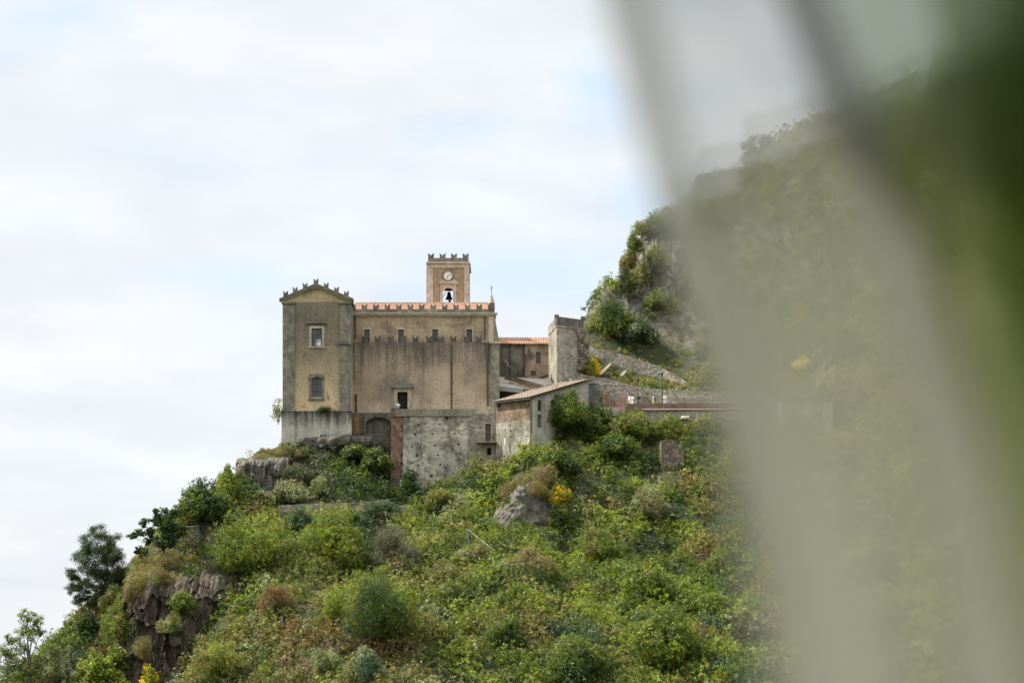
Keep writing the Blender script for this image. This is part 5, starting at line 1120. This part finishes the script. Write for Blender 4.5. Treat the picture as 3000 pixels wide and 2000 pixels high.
# ------------------------------------------------------------------ sky, sun, camera
EL = math.radians(52); AZ = math.radians(-84)      # azimuth from +Y towards +X
sd = Vector((math.sin(AZ)*math.cos(EL), math.cos(AZ)*math.cos(EL), math.sin(EL)))
L = bpy.data.lights.new('sun', 'SUN'); L.energy = 5.0; L.angle = math.radians(1.0); L.color = (1, .95, .87)
so = bpy.data.objects.new('sun', L); C.objects.link(so); so.rotation_euler = sd.to_track_quat('Z', 'Y').to_euler()
wd = bpy.data.worlds.new('World'); bpy.context.scene.world = wd; wd.use_nodes = True; nt = wd.node_tree
class WT(NT):
    def __init__(s): s.t = nt
w = WT(); bg = nt.nodes['Background']
sky = w.n('ShaderNodeTexSky'); sky.sky_type = 'NISHITA'; sky.sun_disc = False; sky.sun_elevation = EL; sky.sun_rotation = AZ; sky.dust_density = 1.5
tc = w.n('ShaderNodeTexCoord'); mp = w.n('ShaderNodeMapping'); mp.inputs['Scale'].default_value = (2.2, 2.2, 6.5); mp.inputs['Location'].default_value = (.3, .1, .35); w.l(tc.outputs['Generated'], mp.inputs[0])
n1 = w.noise(mp.outputs[0], 1.6, 7, .55, .35); n2 = w.noise(mp.outputs[0], 4.5, 5, .5, .2)
sep = w.n('ShaderNodeSeparateXYZ'); w.l(tc.outputs['Generated'], sep.inputs[0])
uu = w.math('DIVIDE', sep.outputs[0], w.math('MAXIMUM', sep.outputs[1], .05)); ww = w.math('DIVIDE', sep.outputs[2], w.math('MAXIMUM', sep.outputs[1], .05))
front = w.mr(sep.outputs[1], .5, .7)
def gap(px, py, rx, ry, amt):
    a = w.math('DIVIDE', w.math('SUBTRACT', uu, (px-1500)/F), rx/F); b = w.math('DIVIDE', w.math('SUBTRACT', ww, (HZ-py)/F), ry/F)
    d = w.math('SQRT', w.math('ADD', w.math('MULTIPLY', a, a), w.math('MULTIPLY', b, b)))
    d = w.math('ADD', d, w.math('MULTIPLY', w.math('SUBTRACT', n2, .5), 2.2))
    return w.math('MULTIPLY', w.mr(d, 1.1, .1), amt)
gaps = None
for q in ((720, 815, 330, 75, .80), (1550, 800, 420, 110, .7), (1350, 385, 190, 70, .50), (1750, 250, 150, 130, .9), (2050, 270, 130, 60, .4), (150, 60, 300, 120, .55), (60, 640, 300, 60, .25), (1880, 560, 110, 110, .5), (900, 290, 380, 60, .2)):
    g_ = gap(*q); gaps = g_ if gaps is None else w.math('MAXIMUM', gaps, g_)
gaps = w.math('MULTIPLY', w.math('MULTIPLY', gaps, front), .68)
cov = w.mr(n1, .36, .60, .84, 1.0)
cov = w.math('SUBTRACT', cov, gaps)
cov = w.math('MAXIMUM', cov, .12)
# overcast brightening towards the zenith
zb = w.mr(sep.outputs[2], .40, .95, 1.0, 2.9)
cshade = w.ramp(n2, [(.30, (.85, .875, .905)), (.52, (.95, .962, .975)), (.70, (1.03, 1.03, 1.03))])
mulc = w.mix(1.0, cshade, (5.3, 5.38, 5.45, 1), 'MULTIPLY')
comb = w.n('ShaderNodeCombineXYZ'); [w.l(zb, comb.inputs[i]) for i in range(3)]
mulc = w.mix(1.0, mulc, comb.outputs[0], 'MULTIPLY')
blue = w.mix(.55, sky.outputs[0], (4.9, 6.3, 7.6, 1))
w.l(w.mix(cov, blue, mulc), bg.inputs['Color']); bg.inputs['Strength'].default_value = .1
cam = bpy.data.cameras.new('camera'); co = bpy.data.objects.new('camera', cam); C.objects.link(co); bpy.context.scene.camera = co
co.location = (0, 0, 0); co.rotation_euler = (math.pi/2, 0, 0); cam.sensor_width = 36; cam.sensor_fit = 'HORIZONTAL'; cam.lens = 36*F/3000
cam.shift_y = (HZ-1000)/3000; cam.shift_x = 0; cam.clip_start = .05; cam.clip_end = 20000
cam.dof.use_dof = True; cam.dof.focus_distance = 258; cam.dof.aperture_fstop = cam.lens/25.0
sc = bpy.context.scene
sc.render.engine = 'CYCLES'; sc.view_settings.view_transform = 'Standard'; sc.view_settings.look = 'None'; sc.view_settings.exposure = .86; sc.view_settings.gamma = 1
sc.cycles.use_denoising = True
try: sc.cycles.denoiser = 'OPENIMAGEDENOISE'
except Exception: pass
sc.cycles.max_bounces = 20; sc.cycles.transparent_max_bounces = 24; sc.cycles.diffuse_bounces = 3; sc.cycles.transmission_bounces = 18; sc.cycles.glossy_bounces = 3
